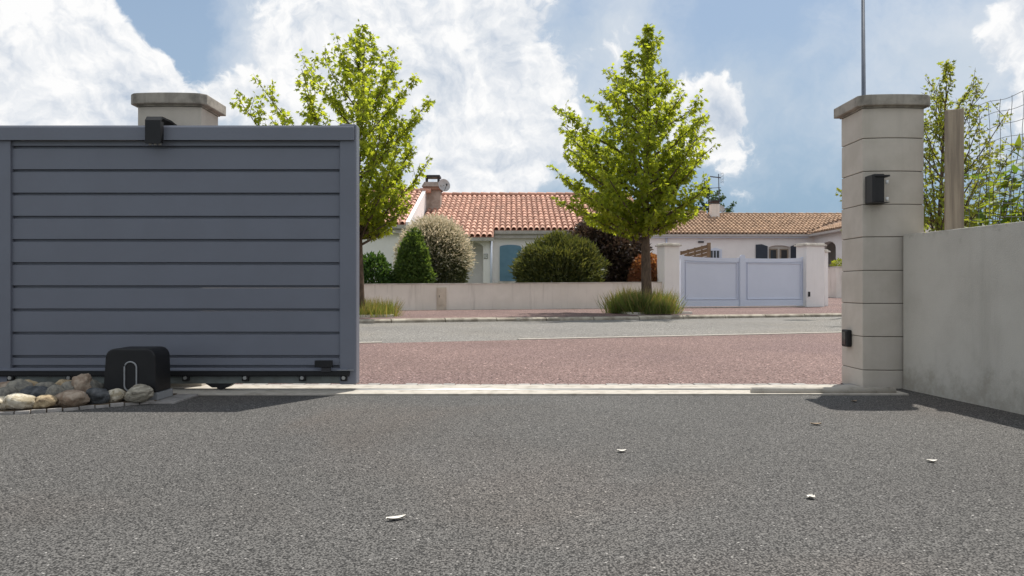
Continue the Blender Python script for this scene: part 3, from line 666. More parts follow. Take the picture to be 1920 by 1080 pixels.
# number plate
pcx, pcz = X(911, 25.2), Z(480.5, 25.2)
npl = MB().box(pcx - 0.062, pcx + 0.062, 25.178, 25.199, pcz - 0.08, pcz + 0.08).build('number_plate', 'ink', h1)
MB().box(pcx - 0.05, pcx + 0.05, 25.174, 25.1775, pcz - 0.068, pcz + 0.068).build('plate_face', 'plate_white', npl)
def text3(txt, size, loc, par, mat):
    cu = bpy.data.curves.new('numeral', 'FONT'); cu.body = txt; cu.size = size; cu.align_x = 'CENTER'; cu.align_y = 'CENTER'; cu.extrude = 0.001
    t0 = bpy.data.objects.new('numeral_tmp', cu); COL.objects.link(t0); dg = bpy.context.evaluated_depsgraph_get(); me = bpy.data.meshes.new_from_object(t0.evaluated_get(dg))
    bpy.data.objects.remove(t0); me.materials.clear(); me.materials.append(MATS[mat])
    return inst('numeral', me, par, loc, (R(90), 0, 0))
text3('3', 0.13, (pcx, 25.171, pcz), npl, 'ink')
# shutter
sx0, sx1, sz0, sz1 = X(937, 25.97), X(977, 25.97), Z(527, 25.97), Z(463, 25.97)
sh = MB(); sh.prism([(sx0, sz0), (sx1, sz0), (sx1, sz1)] + [((sx0 + sx1) / 2 + (sx1 - sx0) / 2 * math.cos(a), sz1 + 0.075 * math.sin(a)) for a in [math.pi * k / 10 for k in range(1, 10)]] + [(sx0, sz1)], 25.965, 25.998, 'y')
sho = sh.build('shutter', 'shutter_blue', h1)
for zz in (sz0 + 0.19, sz1 - 0.05): MB().box(sx0 + 0.12, sx1 + 0.03, 25.955, 25.9645, zz - 0.02, zz + 0.02).build('hinge_bar', 'shutter_blue', sho)
MB().box(sx0 - 0.05, sx1 + 0.05, 25.90, 25.998, sz0 - 0.07, sz0 - 0.005).build('window_sill', 'coping', h1)
# left wing
YW, ZW = 23.72, Z(419, 23.72); WX0, WX1 = -10.5, -3.25
wing_wall = MB(); wing_wall.prism([(24.0, -0.1), (33.0, -0.1), (33.0, ZW - 0.1), (28.4, ZW + SL * (28.4 - YW) - 0.09), (24.0, ZW + SL * 0.28 - 0.09)], WX0, WX1 - 0.142, 'x'); wing_wall.build('wing_wall', 'render_white', h1)
vg = MB(); vg.prism([(24.0, -0.1), (31.5, -0.1), (31.5, ZW + 0.3), (28.4, ZW + SL * (28.4 - YW) + 0.03), (23.80, ZW + SL * 0.08 + 0.03), (23.80, ZW - 0.35), (24.0, ZW - 0.4)], WX1 - 0.14, WX1 - 0.02, 'x'); vg.build('gable_wall', 'render_white', h1)
r2 = MB(); z_a, z_b = ZW - 0.035, ZW + SL * (28.4 - YW) - 0.035
r2.add([(WX0, YW, z_a), (WX1 - 0.142, YW, z_a), (WX1 - 0.142, 28.4, z_b), (WX0, 28.4, z_b), (WX0, YW, z_a - .05), (WX1 - 0.142, YW, z_a - .05), (WX1 - 0.142, 28.4, z_b - .05), (WX0, 28.4, z_b - .05), (WX0, 33.2, z_a), (WX1 - 0.142, 33.2, z_a)], [(0, 1, 2, 3), (0, 4, 5, 1), (4, 7, 6, 5), (3, 2, 9, 8)])
roof2 = r2.build('wing_roof', 'tile_pan', h1)
tiled_slope(roof2, -6.79, WX1 - 0.13, YW, ZW - 0.03, 4.68 * LS, SL, 0.2, 0.41, TM, 'tile_red', 300)
tiled_slope(roof2, WX0 - 0.05, -6.79, YW, ZW - 0.03, 4.68 * LS, SL, 0.2, 0.41, TM, 'tile_red', 0)
for i in range(19):
    x = WX0 + 0.2 + i * 0.39
    if x < WX1: m = MB(); m.tube([(x - 0.21, 28.4, z_b + 0.055), (x + 0.2, 28.4, z_b + 0.04)], [0.10, 0.085], 10); m.build('ridge_tile', 'tile_red', roof2)
gutter(h1, WX0, WX1 - 0.142, YW + 0.03, ZW - 0.05)
MB().box(WX0, WX1 - 0.26, YW + 0.07, 23.998, ZW - 0.30, ZW - 0.165).build('eave_board', 'gutter', h1)
# chimney and dish
cy = 28.75; cx0, cx1 = X(801, cy), X(827, cy)
ch = MB().box(cx0, cx1, cy - 0.28, cy + 0.28, 3.2, Z(358, cy)).build('chimney', 'chimney_render', roof1, bevel=0.01)
zc0 = Z(358, cy); zc1 = Z(352, cy); zc2 = Z(343, cy)
MB().box(cx0 - 0.10, cx1 + 0.05, cy - 0.36, cy + 0.36, zc0 + .001, zc1).build('chimney_band', 'chimney_brick', h1, bevel=0.01)
m = MB(); m.add([(cx0 - .17, cy - .4, zc1), (cx1 + .06, cy - .4, zc1), (cx1 + .06, cy + .4, zc1), (cx0 - .17, cy + .4, zc1), (cx0 - .08, cy - .3, zc2), (cx1 - .03, cy - .3, zc2), (cx1 - .03, cy + .3, zc2), (cx0 - .08, cy + .3, zc2)], [(0, 3, 2, 1), (0, 1, 5, 4), (1, 2, 6, 5), (2, 3, 7, 6), (3, 0, 4, 7), (4, 5, 6, 7)]); m.build('chimney_crown', 'chimney_render', h1)
zc3 = Z(334, cy); zc4 = Z(330, cy)
for a in (cx0 - 0.04, cx1 - 0.12):
    for b in (cy - 0.24, cy + 0.19): MB().box(a, a + 0.05, b, b + 0.05, zc2 + .001, zc3).build('cowl_leg', 'metal_dark', h1)
MB().box(cx0 - 0.07, cx1 - 0.02, cy - 0.3, cy + 0.3, zc3 + .001, zc4).build('cowl_top', 'metal_dark', h1, bevel=0.01)
def dish(name, c, r_, face, par, mast, label):
    e = empty(name, tuple(c), label, 'satellite dish')
    fv = Vector(face).normalized(); rot = fv.to_track_quat('Z', 'Y').to_matrix().to_4x4(); n = 24
    vs_ = [Vector((0, 0, -0.06 * r_ / 0.25))]; fs = []
    for j in range(1, 4):
        for k in range(n): a = 2 * math.pi * k / n; q = j / 3; vs_.append(Vector((r_ * q * math.cos(a), r_ * q * 1.08 * math.sin(a), -0.06 * r_ / 0.25 * (1 - q * q))))
    for k in range(n):
        fs.append((0, 1 + k, 1 + (k + 1) % n))
        for j in range(2): a = 1 + j * n; fs.append((a + k, a + n + k, a + n + (k + 1) % n, a + (k + 1) % n))
    m = MB(Matrix.Translation(c) @ rot); m.add(vs_, fs); m.add([v - Vector((0, 0, 0.012)) for v in vs_], [tuple(reversed(f)) for f in fs]); m.build('reflector', 'dish', e, smooth=True)
    m = MB(); m.tube([c - fv * 0.05, c - fv * 0.2 + Vector((0, 0, -0.02)), Vector(mast)], 0.018, 8); m.build('bracket', 'metal_dark', e)
    m = MB(); tip = c + fv * r_ * 1.3 + Vector((0, 0, -r_ * 0.5)); m.tube([c + Vector((0, 0, -r_)) , tip], 0.012, 6); m.build('feed_arm', 'metal_dark', e)
    MB(Matrix.Translation(tip)).box(-0.03, 0.03, -0.04, 0.04, -0.02, 0.05).build('receiver', 'metal_dark', e, bevel=0.01)
dish('satellite_dish', P(833, 347, 28.4), 0.235, (0.35, -0.8, 0.25), None, P(826, 366, 28.75), 'grey satellite dish on the chimney of the red-tiled house')

# ------------------------------------------------------------------ second house
h2 = empty('tiled_house', (11, 36, 0.4), 'white bungalow with brown tiled roof behind the white gate', 'house')
TB = tile_mesh('roof_tile_small', 'tile_brown', 0.15, 0.125, 0.42, 0.075, 4)
S2 = 0.33; E2y, E2z = 35.75, Z(437.5, 35.75); LS2 = math.hypot(1, S2)
bx0 = X(1195, 36); bxm_ = bx0 + 0.19 * round((X(1345, 38) - bx0) / 0.19) + 1e-6; bx1 = 17.4
# facade with a window opening
wx0, wx1, wz0, wz1 = X(1441, 36), X(1482, 36), 1.35, Z(465, 36)
fac = [(bx0 + 0.2, 0), (bx1, 0), (bx1, E2z - 0.02), (bx0 + 0.2, E2z - 0.02)]
m = MB(); m.box(bx0 + 0.2, wx0, 36.0, 36.25, 0, E2z - 0.03); m.build('wall', 'render_white', h2)
m = MB(); m.box(wx1, bx1, 36.0, 36.25, 0, E2z - 0.03); m.build('wall', 'render_white', h2)
MB().box(wx0 + .0005, wx1 - .0005, 36.0, 36.25, 0, wz0).build('wall', 'render_white', h2)
m = MB(); m.prism([(wx0 + .0005, E2z - 0.03), (wx0 + .0005, wz1)] + [((wx0 + wx1) / 2 - (wx1 - wx0) / 2 * math.cos(a), wz1 + 0.13 * math.sin(a)) for a in [math.pi * k / 10 for k in range(1, 10)]] + [(wx1 - .0005, wz1), (wx1 - .0005, E2z - 0.03)], 36.0, 36.25, 'y'); m.build('wall', 'render_white', h2)
MB().box(bx0 + 0.2, bx1, 43.8, 44, 0, E2z - 0.03).build('wall', 'render_white', h2)
MB().box(bx0 + 0.2, bx0 + 0.4, 36.251, 43.799, 0, E2z - 0.03).build('wall', 'render_white', h2)
wn = MB(); wn.prism([(wx0 + .001, wz0 + .001), (wx1 - .001, wz0 + .001), (wx1 - .001, wz1)] + [((wx0 + wx1) / 2 + (wx1 - wx0 - .002) / 2 * math.cos(a), wz1 + 0.128 * math.sin(a)) for a in [math.pi * k / 10 for k in range(1, 10)]] + [(wx0 + .001, wz1)], 36.12, 36.16, 'y')
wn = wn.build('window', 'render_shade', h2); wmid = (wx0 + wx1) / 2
for a, b in ((wx0 + 0.06, wmid - 0.05), (wmid + 0.05, wx1 - 0.06)):
    MB().box(a, b, 36.10, 36.119, wz0 + 0.08, wz1 - 0.03).build('casement', 'window_wood', wn)
    MB().box(a + 0.07, b - 0.07, 36.09, 36.0995, wz0 + 0.15, wz1 - 0.09).build('pane', 'glass_dark', wn)
for a, b, rise in ((X(1418, 35.9), X(1440, 35.9), 1), (X(1483.5, 35.9), X(1504, 35.9), -1)):
    zz = (wz1 + 0.10, wz1 + 0.02) if rise > 0 else (wz1 + 0.02, wz1 + 0.10)
    m = MB(); m.prism([(a, wz0), (b, wz0), (b, zz[1] + 0.06), ((a + b) / 2, max(zz) + 0.08), (a, zz[0] + 0.06)], 35.94, 35.985, 'y'); s_o = m.build('shutter', 'shutter_dark', h2)
    for q in (wz0 + 0.2, wz1 - 0.2): MB().box(a + 0.02, b - 0.02, 35.93, 35.9395, q, q + 0.05).build('hinge_bar', 'shutter_dark', s_o)
dx0, dx1 = X(1329, 35.9), X(1354, 35.9)
wd_ = MB(); wd_.prism([(dx0, 1.2), (dx1, 1.2), (dx1, Z(468, 35.9)), ((dx0 + dx1) / 2, Z(464.5, 35.9)), (dx0, Z(468, 35.9))], 35.93, 35.995, 'y'); wd_ = wd_.build('window', 'pvc_white', h2)
MB().box(dx0 + 0.1, dx1 - 0.1, 35.915, 35.9295, 1.25, Z(470, 35.9)).build('pane', 'glass_dark', wd_)
for k in range(3): MB().box(dx0 + 0.2 + k * 0.15, dx0 + 0.23 + k * 0.15, 35.905, 35.9145, 1.25, Z(470.2, 35.9)).build('window_bar', 'pvc_white', wd_)
MB().box(X(1310, 35.9), X(1320, 35.9), 35.93, 35.995, Z(455, 35.9), Z(452, 35.9)).build('wall_vent', 'metal_dark', h2)
# roofs
def slab2(x0, x1, yr):
    z0, z1 = E2z - 0.03, E2z + S2 * (yr - E2y) - 0.03
    m = MB(); m.add([(x0, E2y, z0), (x1, E2y, z0), (x1, yr, z1), (x0, yr, z1), (x0, E2y, z0 - .06), (x1, E2y, z0 - .06), (x1, 44.2, E2z), (x0, 44.2, E2z)], [(0, 1, 2, 3), (0, 4, 5, 1), (3, 2, 6, 7)])
    return m.build('roof', 'tile_pan_brown', h2), z1
rA, zA = slab2(bx0, bxm_, Vector((0, 40.15)).y); rB, zB = slab2(bxm_ + .001, 17.6, 39.65)
tiled_slope(rA, bx0, bxm_, E2y, E2z - 0.025, (40.15 - E2y) * LS2, S2, 0.19, 0.36, TB, 'tile_brown', 0)
vx = lambda y: 14.25 + (y - E2y) * 1.0
tiled_slope(rB, bxm_, 17.6, E2y, E2z - 0.025, (39.65 - E2y) * LS2, S2, 0.19, 0.36, TB, 'tile_brown', 0, skip=lambda x, y: x > vx(y))
for rf, xa_, xb_, yy, zz in ((rA, bx0, bxm_, 40.15, zA), (rB, bxm_, 17.6, 39.65, zB)):
    k = 0
    while xa_ + k * 0.4 < xb_: m = MB(); m.tube([(xa_ + k * 0.4, yy, zz + 0.05), (xa_ + k * 0.4 + 0.41, yy, zz + 0.035)], [0.085, 0.075], 8); m.build('ridge_tile', 'tile_brown', rf); k += 1
MB().box(bx0, 14.2, E2y - 0.05, E2y + 0.06, E2z - 0.15, E2z - 0.05).build('gutter', 'gutter', h2)
MB().box(bx0 + 0.2, 14.2, E2y + 0.061, 35.999, E2z - 0.22, E2z - 0.10).build('eave_board', 'pvc_white', h2)
m = MB(); m.tube([(X(1250, 35.9), 35.93, E2z - 0.2), (X(1250, 35.9), 35.93, 0.4)], 0.045, 8); m.build('downpipe', 'pvc_white', h2, smooth=True)
# projecting wing with arched porch
WXx = 14.55
arch2 = [(33.55, 0), (33.55, 2.45)] + [(34.35 - 0.8 * math.cos(a), 2.45 + 0.32 * math.sin(a)) for a in [math.pi * k / 10 for k in range(1, 10)]] + [(35.15, 2.45), (35.15, 0)]
m = MB(); m.prism([(30.5, 0)] + arch2 + [(35.998, 0), (35.998, E2z - 0.03), (30.5, E2z - 0.03)], WXx, WXx + 0.25, 'x'); m.build('wing_wall', 'render_white', h2)
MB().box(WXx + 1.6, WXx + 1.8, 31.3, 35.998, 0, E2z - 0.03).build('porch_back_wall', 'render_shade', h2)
MB().box(WXx + 1.59, WXx + 1.5995, 33.5, 34.5, 0.4, 2.5).build('porch_door', 'panel_wood', h2)
MB().box(WXx + 0.251, 17.4, 30.5, 30.7, 0, E2z - 0.03).build('wing_wall', 'render_white', h2)
m = MB(); ex = 14.25; zz1 = E2z + S2 * 1.7 - .03
m.add([(ex, 30.2, E2z - .03), (ex, 36.0, E2z - .03), (ex + 1.7, 37.7, zz1), (ex + 1.7, 30.2, zz1), (ex, 30.2, E2z - .09), (ex, 36.0, E2z - .09), (ex + 3.4, 30.2, E2z), (ex + 3.4, 37.7, E2z)], [(0, 1, 2, 3), (0, 4, 5, 1), (3, 2, 7, 6)])
rC = m.build('wing_roof', 'tile_pan_brown', h2)
# its tiles rise along +x: lay out along +y then turn by -90 degrees
tiled_slope(rC, -36.2, -30.2, ex, E2z - 0.025, 1.7 * LS2, S2, 0.19, 0.36, TB, 'tile_brown', 0, yaw=R(-90), origin=(0, 0, 0), skip=lambda x, y: (-x) > 35.75 + (y - ex))
MB().box(ex - 0.05, ex + 0.06, 30.2, 35.7, E2z - 0.15, E2z - 0.05).build('gutter', 'gutter', h2)
# chimney, aerial, dish
cy = 39.2; cx0, cx1 = X(1332, cy), X(1347, cy)
MB().box(cx0, cx1, cy - 0.25, cy + 0.25, 4.0, Z(383, cy)).build('chimney', 'render_cream', h2, bevel=0.01)
MB().box(cx0 - .03, cx1 + .03, cy - 0.28, cy + 0.28, Z(383, cy) + .001, Z(381, cy)).build('chimney_band', 'metal_dark', h2)
MB().box(cx0 + .02, cx1 - .02, cy - 0.22, cy + 0.22, Z(381, cy) + .001, Z(379, cy)).build('chimney_pot', 'chimney_brick', h2)
MB().box(cx0 - .05, cx1 + .05, cy - 0.3, cy + 0.3, Z(379, cy) + .001, Z(376.5, cy)).build('chimney_top', 'metal_dark', h2)
an = empty('tv_aerial', tuple(P(1348.5, 396, 39.0)), 'tall television aerial mast beside the chimney on the brown roof', 'aerial')
b0, b1 = P(1348.5, 398, 39.0), P(1347.5, 326, 39.0)
m = MB(); m.tube([b0, b1], 0.025, 8); m.build('mast', 'metal_grey', an)
zb1 = b1.z
m = MB(); m.tube([b1 + Vector((-0.45, 0.1, -0.12)), b1 + Vector((0.1, -0.1, -0.22))], 0.03, 6); m.build('boom', 'metal_grey', an)
for k in range(6):
    q = b1 + Vector((-0.4 + k * 0.08, 0.1 - k * 0.03, -0.12 - k * 0.016)); m = MB(); m.tube([q + Vector((-0.03, -0.2, 0)), q + Vector((0.03, 0.2, 0))], 0.010, 5); m.build('element', 'metal_grey', an)
for dz, dx in ((0.02, 0.14), (-0.12, 0.16), (-0.3, 0.15), (-0.42, 0.13)):
    m = MB(); m.tube([b1 + Vector((dx, -0.25, dz)), b1 + Vector((dx + 0.06, 0.25, dz))], 0.009, 5); m.build('reflector_rod', 'metal_grey', an)
for dx in (0.10, 0.22): m = MB(); m.tube([b1 + Vector((dx, -0.05, 0.06)), b1 + Vector((dx, -0.05, -0.5))], 0.008, 5); m.build('reflector_rod', 'metal_grey', an)
m = MB(); q = b0 + (b1 - b0) * 0.62; m.tube([q + Vector((-0.42, 0, 0.02)), q + Vector((0.1, 0, 0.05))], 0.018, 6); m.build('lower_boom', 'metal_grey', an)
dish('satellite_dish', P(1354, 392, 39.1), 0.20, (0.4, -0.8, 0.25), None, P(1349, 396, 39.05), 'pale satellite dish at the aerial mast on the brown roof')

# low walls and wooden panels in the neighbour's yard
lw = MB(); a0, a1, a2 = P(1552, 552, 31.0), P(1568, 552, 30.2), P(1640, 552, 30.0)
lw.prism([(a0.x, a0.y), (a1.x, a1.y), (a2.x, a2.y), (a2.x, a2.y + 0.22), (a1.x + .05, a1.y + 0.22), (a0.x + .1, a0.y + 0.25)], 0.0, Z(502, 30.3), 'z')
lwo = tag(lw.build('yard_wall', 'render_cream', loc=(a1.x, a1.y, 0.2)), 'low angled cream wall with a shrub on top beside the porch arch', 'wall')
lw = MB(); lw.prism([(a0.x - .03, a0.y - .03), (a1.x, a1.y - .04), (a2.x, a2.y - .04), (a2.x, a2.y + 0.25), (a1.x + .05, a1.y + 0.25), (a0.x + .1, a0.y + 0.28)], Z(502, 30.3) + .001, Z(499.5, 30.3), 'z'); lw.build('coping', 'coping', lwo)
pn = empty('wooden_fence', tuple(P(1300, 475, 30)), 'brown wooden fence panel with sloping top showing above white gate', 'fence')
def panel(par, px0, px1, yl, yr_, d0, d1, nb):
    pt = lambda t: (X(px0 + (px1 - px0) * t, d0 + (d1 - d0) * t), d0 + (d1 - d0) * t, Z(yl + (yr_ - yl) * t, (d0 + d1) / 2))
    for i in range(nb):
        a, b = pt(i / nb + 0.012), pt((i + 1) / nb - 0.012)
        for k in range(7):
            zt, zb = -0.01 - k * 0.15, -0.14 - k * 0.15
            m = MB(); m.add([(p[0], p[1] + dy, p[2] + dz) for dy in (0, 0.024) for p, dz in ((a, zb), (b, zb), (b, zt), (a, zt))], [(0, 1, 2, 3), (7, 6, 5, 4), (0, 4, 5, 1), (1, 5, 6, 2), (2, 6, 7, 3), (3, 7, 4, 0)]); m.build('board', 'panel_wood', par)
        c = pt(i / nb); MB().box(c[0] - 0.025, c[0] + 0.025, c[1] - 0.03, c[1] + 0.05, 0.2, c[2] + 0.005).build('batten', 'panel_wood', par)
    c = pt(1.0); MB().box(c[0] - 0.06, c[0] + 0.06, c[1] - 0.06, c[1] + 0.06, 0.2, c[2] + 0.05).build('post', 'panel_wood', par)
panel(pn, 1277, 1329, 470, 459, 30, 29, 4)
pn2 = empty('wooden_fence', tuple(P(1238, 490, 23)), 'brown wooden fence panel beside the orange shrub behind pillar', 'fence')
panel(pn2, 1228, 1250, 477, 474, 23.0, 22.8, 2)

# ------------------------------------------------------------------ street lamp
LP = Vector((X(1621.5, 18.0), 18.0, 0.05))
lamp = empty('street_lamp', tuple(LP), 'tall slim grey street lamp pole rising behind the stone pillar', 'street lamp')
m = MB(); m.tube([LP, LP + Vector((0, 0, 1.2)), LP + Vector((0, 0, 1.25)), LP + Vector((-0.05, 0, 8.5))], [0.085, 0.082, 0.066, 0.036], 16); m.build('pole', 'metal_grey', lamp, smooth=True)
m = MB(); m.tube([LP + Vector((-0.05, 0, 8.48)), LP + Vector((-0.25, 0, 8.62)), LP + Vector((-0.5, 0.02, 8.64))], [0.032, 0.028, 0.025], 10); m.build('arm', 'metal_grey', lamp, smooth=True)
m = MB(); hc = LP + Vector((-0.62, 0.02, 8.62)); m.tube([hc + Vector((0, 0, 0.10)), hc + Vector((0, 0, 0.09)), hc + Vector((0, 0, 0.03)), hc + Vector((0, 0, -0.03))], [0.06, 0.2, 0.30, 0.27], 20); m.build('lamp_head', 'metal_grey', lamp)
m = MB(); m.tube([hc + Vector((0, 0, -0.031)), hc + Vector((0, 0, -0.07))], [0.22, 0.14], 20); m.build('diffuser', 'white_plastic', lamp)

# ------------------------------------------------------------------ foliage
def leaf_star():
    pts = [(0.0, 0.0)]
    lobes = [(-128, 0.62), (-64, 0.9), (0, 1.0), (64, 0.9), (128, 0.62)]
    out = []
    for i, (a, r_) in enumerate(lobes):
        out.append((math.sin(R(a)) * r_ * 0.5, 0.36 + math.cos(R(a)) * r_ * 0.58))
        if i < 4: am = (a + lobes[i + 1][0]) / 2; out.append((math.sin(R(am)) * 0.2, 0.36 + math.cos(R(am)) * 0.22))
    V = np.array([(0, 0.36, 0.03)] + [(x, y, -0.12 * (x * x + (y - 0.36) ** 2) ** 0.5) for x, y in [(0, 0)] + out], float)
    n = len(V) - 1; Fc = [(0, 1 + k, 1 + (k + 1) % n) for k in range(n)]
    return V, np.array(Fc)
def leaf_oval(wd=0.4):
    V = np.array([(0, 0, 0), (-wd / 2, 0.42, 0.05), (0, 0.5, 0.0), (wd / 2, 0.42, 0.05), (0, 1, -0.08)], float)
    return V, np.array([(0, 2, 1), (0, 3, 2), (1, 2, 4), (2, 3, 4)])
def leaf_blade():
    return np.array([(-0.016, 0, 0), (0.016, 0, 0), (0.013, 0.55, 0.02), (-0.013, 0.55, 0.02), (0, 1, 0.14)], float), np.array([(0, 1, 2), (0, 2, 3), (3, 2, 4)])
STAR, OVAL, THIN, BLADE = leaf_star(), leaf_oval(0.5), leaf_oval(0.26), leaf_blade()
def scatter(tmpl, pos, fwd, size, jitter=0.5):
    """place a leaf template at every pos; fwd is the leaf's long direction"""
    V, Fc = tmpl; n = len(pos)
    f = fwd / np.maximum(np.linalg.norm(fwd, axis=1, keepdims=True), 1e-6)
    rv = np.random.normal(size=(n, 3)); s_ = np.cross(f, rv); s_ /= np.maximum(np.linalg.norm(s_, axis=1, keepdims=True), 1e-6); u = np.cross(s_, f)
    W = pos[:, None, :] + size[:, None, None] * (V[None, :, 0:1] * s_[:, None, :] + V[None, :, 1:2] * f[:, None, :] + V[None, :, 2:3] * u[:, None, :])
    k = len(V); FF = (Fc[None] + (np.arange(n) * k)[:, None, None]).reshape(-1, 3)
    return W.reshape(-1, 3), FF
def fast_mesh(name, V, FF, mat):
    me = bpy.data.meshes.new(name); me.vertices.add(len(V)); me.vertices.foreach_set('co', np.ascontiguousarray(V, dtype=np.float32).ravel())
    nf = len(FF); me.loops.add(nf * 3); me.loops.foreach_set('vertex_index', np.ascontiguousarray(FF, dtype=np.int32).ravel())
    me.polygons.add(nf); me.polygons.foreach_set('loop_start', np.arange(0, nf * 3, 3, dtype=np.int32)); me.polygons.foreach_set('loop_total', np.full(nf, 3, dtype=np.int32))
    me.update(calc_edges=True); me.validate(); me.materials.append(MATS[mat]); return me
def foliage_obj(name, V, FF, mat, parent):
    o = bpy.data.objects.new(name, fast_mesh(name, V - np.array(ORG[parent.name]), FF, mat)); COL.objects.link(o); o.parent = parent; ORG[o.name] = ORG[parent.name]; return o

def make_tree(label, base, top, prof, n_br, z_first, leaf_mat, n_leaf, leaf, trunk_r=0.10, rise=0.75, seed=1, tmpl=STAR, lean=0.0, gap=0.0, group='street trees along the opposite sidewalk', up=0.5):
    """prof: list of (z, reach to -x, reach to +x); the crown is filled by real limbs that carry twigs and leaves"""
    rng = random.Random(seed); base = Vector(base); H = top
    tr = empty('tree', tuple(base), label, 'tree', group)
    tp = []
    for i in range(15):
        t = i / 14; tp.append(base + Vector((lean * t + 0.03 * math.sin(t * 5 + seed), 0.03 * math.sin(t * 4 + 2 * seed), (H - 0.15) * t)))
    m = MB(); m.tube(tp, [trunk_r * (1 - (i / 14) ** 0.8 * 0.94) + (0.03 if i == 0 else 0) for i in range(15)], 10); m.build('trunk', 'bark', tr, smooth=True)
    def reach(z, az):
        zz = min(max(z, prof[0][0]), prof[-1][0])
        for a, b in zip(prof, prof[1:]):
            if a[0] <= zz <= b[0]:
                t = (zz - a[0]) / (b[0] - a[0] + 1e-9); l = a[1] + (b[1] - a[1]) * t; r_ = a[2] + (b[2] - a[2]) * t; break
        c = math.cos(az); return (l + r_) / 2 * (1 - abs(c)) + (r_ if c > 0 else l) * abs(c)
    twigs = []; limbs = MB(); az = rng.random() * 6
    def on_trunk(z):
        t = z / (H - 0.15) * 14; i = min(int(t), 13); return tp[i].lerp(tp[i + 1], t - i)
    for b in range(n_br):
        t = b / (n_br - 1); az += 2.39996 + rng.uniform(-0.4, 0.4)
        z_tip = prof[0][0] + (H - 0.2 - prof[0][0]) * (t ** 0.98) + rng.uniform(-0.2, 0.2) * (1 - t)
        rc = reach(z_tip, az) * rng.uniform(0.72, 1.16)
        z0 = max(z_first * rng.uniform(0.9, 1.1), z_tip - rc * rise * rng.uniform(0.75, 1.1) - 0.08); z0 = min(z0, H - 0.35)
        p0 = on_trunk(z0); tip = Vector((p0.x + rc * math.cos(az), p0.y + rc * math.sin(az) * 0.95, base.z + z_tip))
        mid = p0.lerp(tip, 0.5) + Vector((0, 0, -0.12 * rc * up)); path = []
        for k in range(7):
            q = k / 6; path.append(p0 * (1 - q) ** 2 + mid * (2 * q * (1 - q)) + tip * q * q + Vector((rng.uniform(-.02, .02), rng.uniform(-.02, .02), 0)))
        r0 = max(0.008, trunk_r * 0.33 * (1 - z0 / H) + 0.007); limbs.tube(path, [r0 * (1 - 0.8 * k / 6) for k in range(7)], 5, False)
        twigs.append((path, rc))
        L = (tip - p0).length; ns = max(2, int(L / 0.16))
        for s_ in range(ns):
            q = 0.22 + 0.78 * s_ / ns; i = min(int(q * 6), 5); a0 = path[i].lerp(path[i + 1], q * 6 - i); d0 = (path[i + 1] - path[i]).normalized()
            sd = Vector((rng.uniform(-1, 1), rng.uniform(-1, 1), rng.uniform(0.0, 1.0))).normalized()
            tl = rng.uniform(0.16, 0.42) * (0.6 + 0.5 * min(L, 2) * (1 - q * 0.6)); e = a0 + (d0 * 0.5 + sd * 0.8).normalized() * tl + Vector((0, 0, 0.06 * tl))
            limbs.tube([a0, a0.lerp(e, 0.5) + Vector((0, 0, -0.03 * tl)), e], [0.006, 0.004, 0.002], 4, False); twigs.append(([a0, a0.lerp(e, 0.5), e], tl))
    lead = tp[-4:]
    for _ in range(5): twigs.append((lead, 0.7))
    for _ in range(5): twigs.append(([tp[-1] + Vector((0, 0, -0.22)), tp[-1] + Vector((rng.uniform(-.05, .05), rng.uniform(-.05, .05), 0.04)), tp[-1] + Vector((rng.uniform(-.08, .08), 0, 0.12))], 0.35))
    limbs.build('limbs', 'bark', tr, smooth=True)
    wts = np.array([(tw[1] * (0.45 if len(tw[0]) > 3 else 1.0)) for tw in twigs]); wts = wts * np.array([0.15 if rng.random() < gap else 1.0 for _ in twigs]); wts /= wts.sum()
    ids = np.random.RandomState(seed).choice(len(twigs), n_leaf, p=wts); pos = np.zeros((n_leaf, 3)); fwd = np.zeros((n_leaf, 3))
    for j, ti in enumerate(ids):
        path = twigs[ti][0]; q = rng.random() ** 0.75
        if len(path) > 5: q = 0.3 + 0.7 * q
        x = q * (len(path) - 1); i = min(int(x), len(path) - 2); p = path[i].lerp(path[i + 1], x - i)
        dv = Vector((rng.gauss(0, 1), rng.gauss(0, 1), rng.gauss(-0.55, 0.6))).normalized(); p = p + dv * rng.uniform(0.01, 0.07)
        pos[j] = p; fwd[j] = dv
    size = np.random.RandomState(seed + 1).uniform(0.6, 1.15, n_leaf) * leaf
    V, FF = scatter(tmpl, pos, fwd, size); foliage_obj('crown', V, FF, leaf_mat, tr)
    return tr
T2 = Vector((X(1213, 16.6), 16.6, 0.06)); T1 = Vector((X(674, 14.8), 14.8, 0.06))
make_tree('bushy broad-based young tree standing beside the white double gate', T2, 6.42, [(1.95, 1.1, 0.8), (2.2, 1.75, 1.15), (2.6, 2.05, 1.35), (3.3, 1.95, 1.5), (3.9, 2.0, 1.5), (4.3, 2.2, 1.7), (4.7, 1.6, 1.35), (5.1, 1.15, 0.75), (5.6, 0.6, 0.3), (6.3, 0.2, 0.15)], 84, 1.75, 'leaf_sweetgum', 18500, 0.13, 0.135, seed=3, rise=0.7)
make_tree('upright spiry young tree growing behind the end of the grey gate', T1, 5.85, [(1.6, 0.4, 0.5), (2.0, 0.9, 1.0), (2.6, 1.3, 1.15), (3.1, 2.0, 1.35), (3.6, 2.3, 1.35), (4.1, 2.25, 1.3), (4.6, 1.7, 1.25), (5.0, 0.9, 0.95), (5.4, 0.45, 0.5), (5.8, 0.15, 0.15)], 66, 1.5, 'leaf_sweetgum', 15500, 0.12, 0.085, seed=8, rise=1.25, up=1.2, gap=0.1)
T3 = Vector((X(1742, 12.5), 12.5, 0.0))
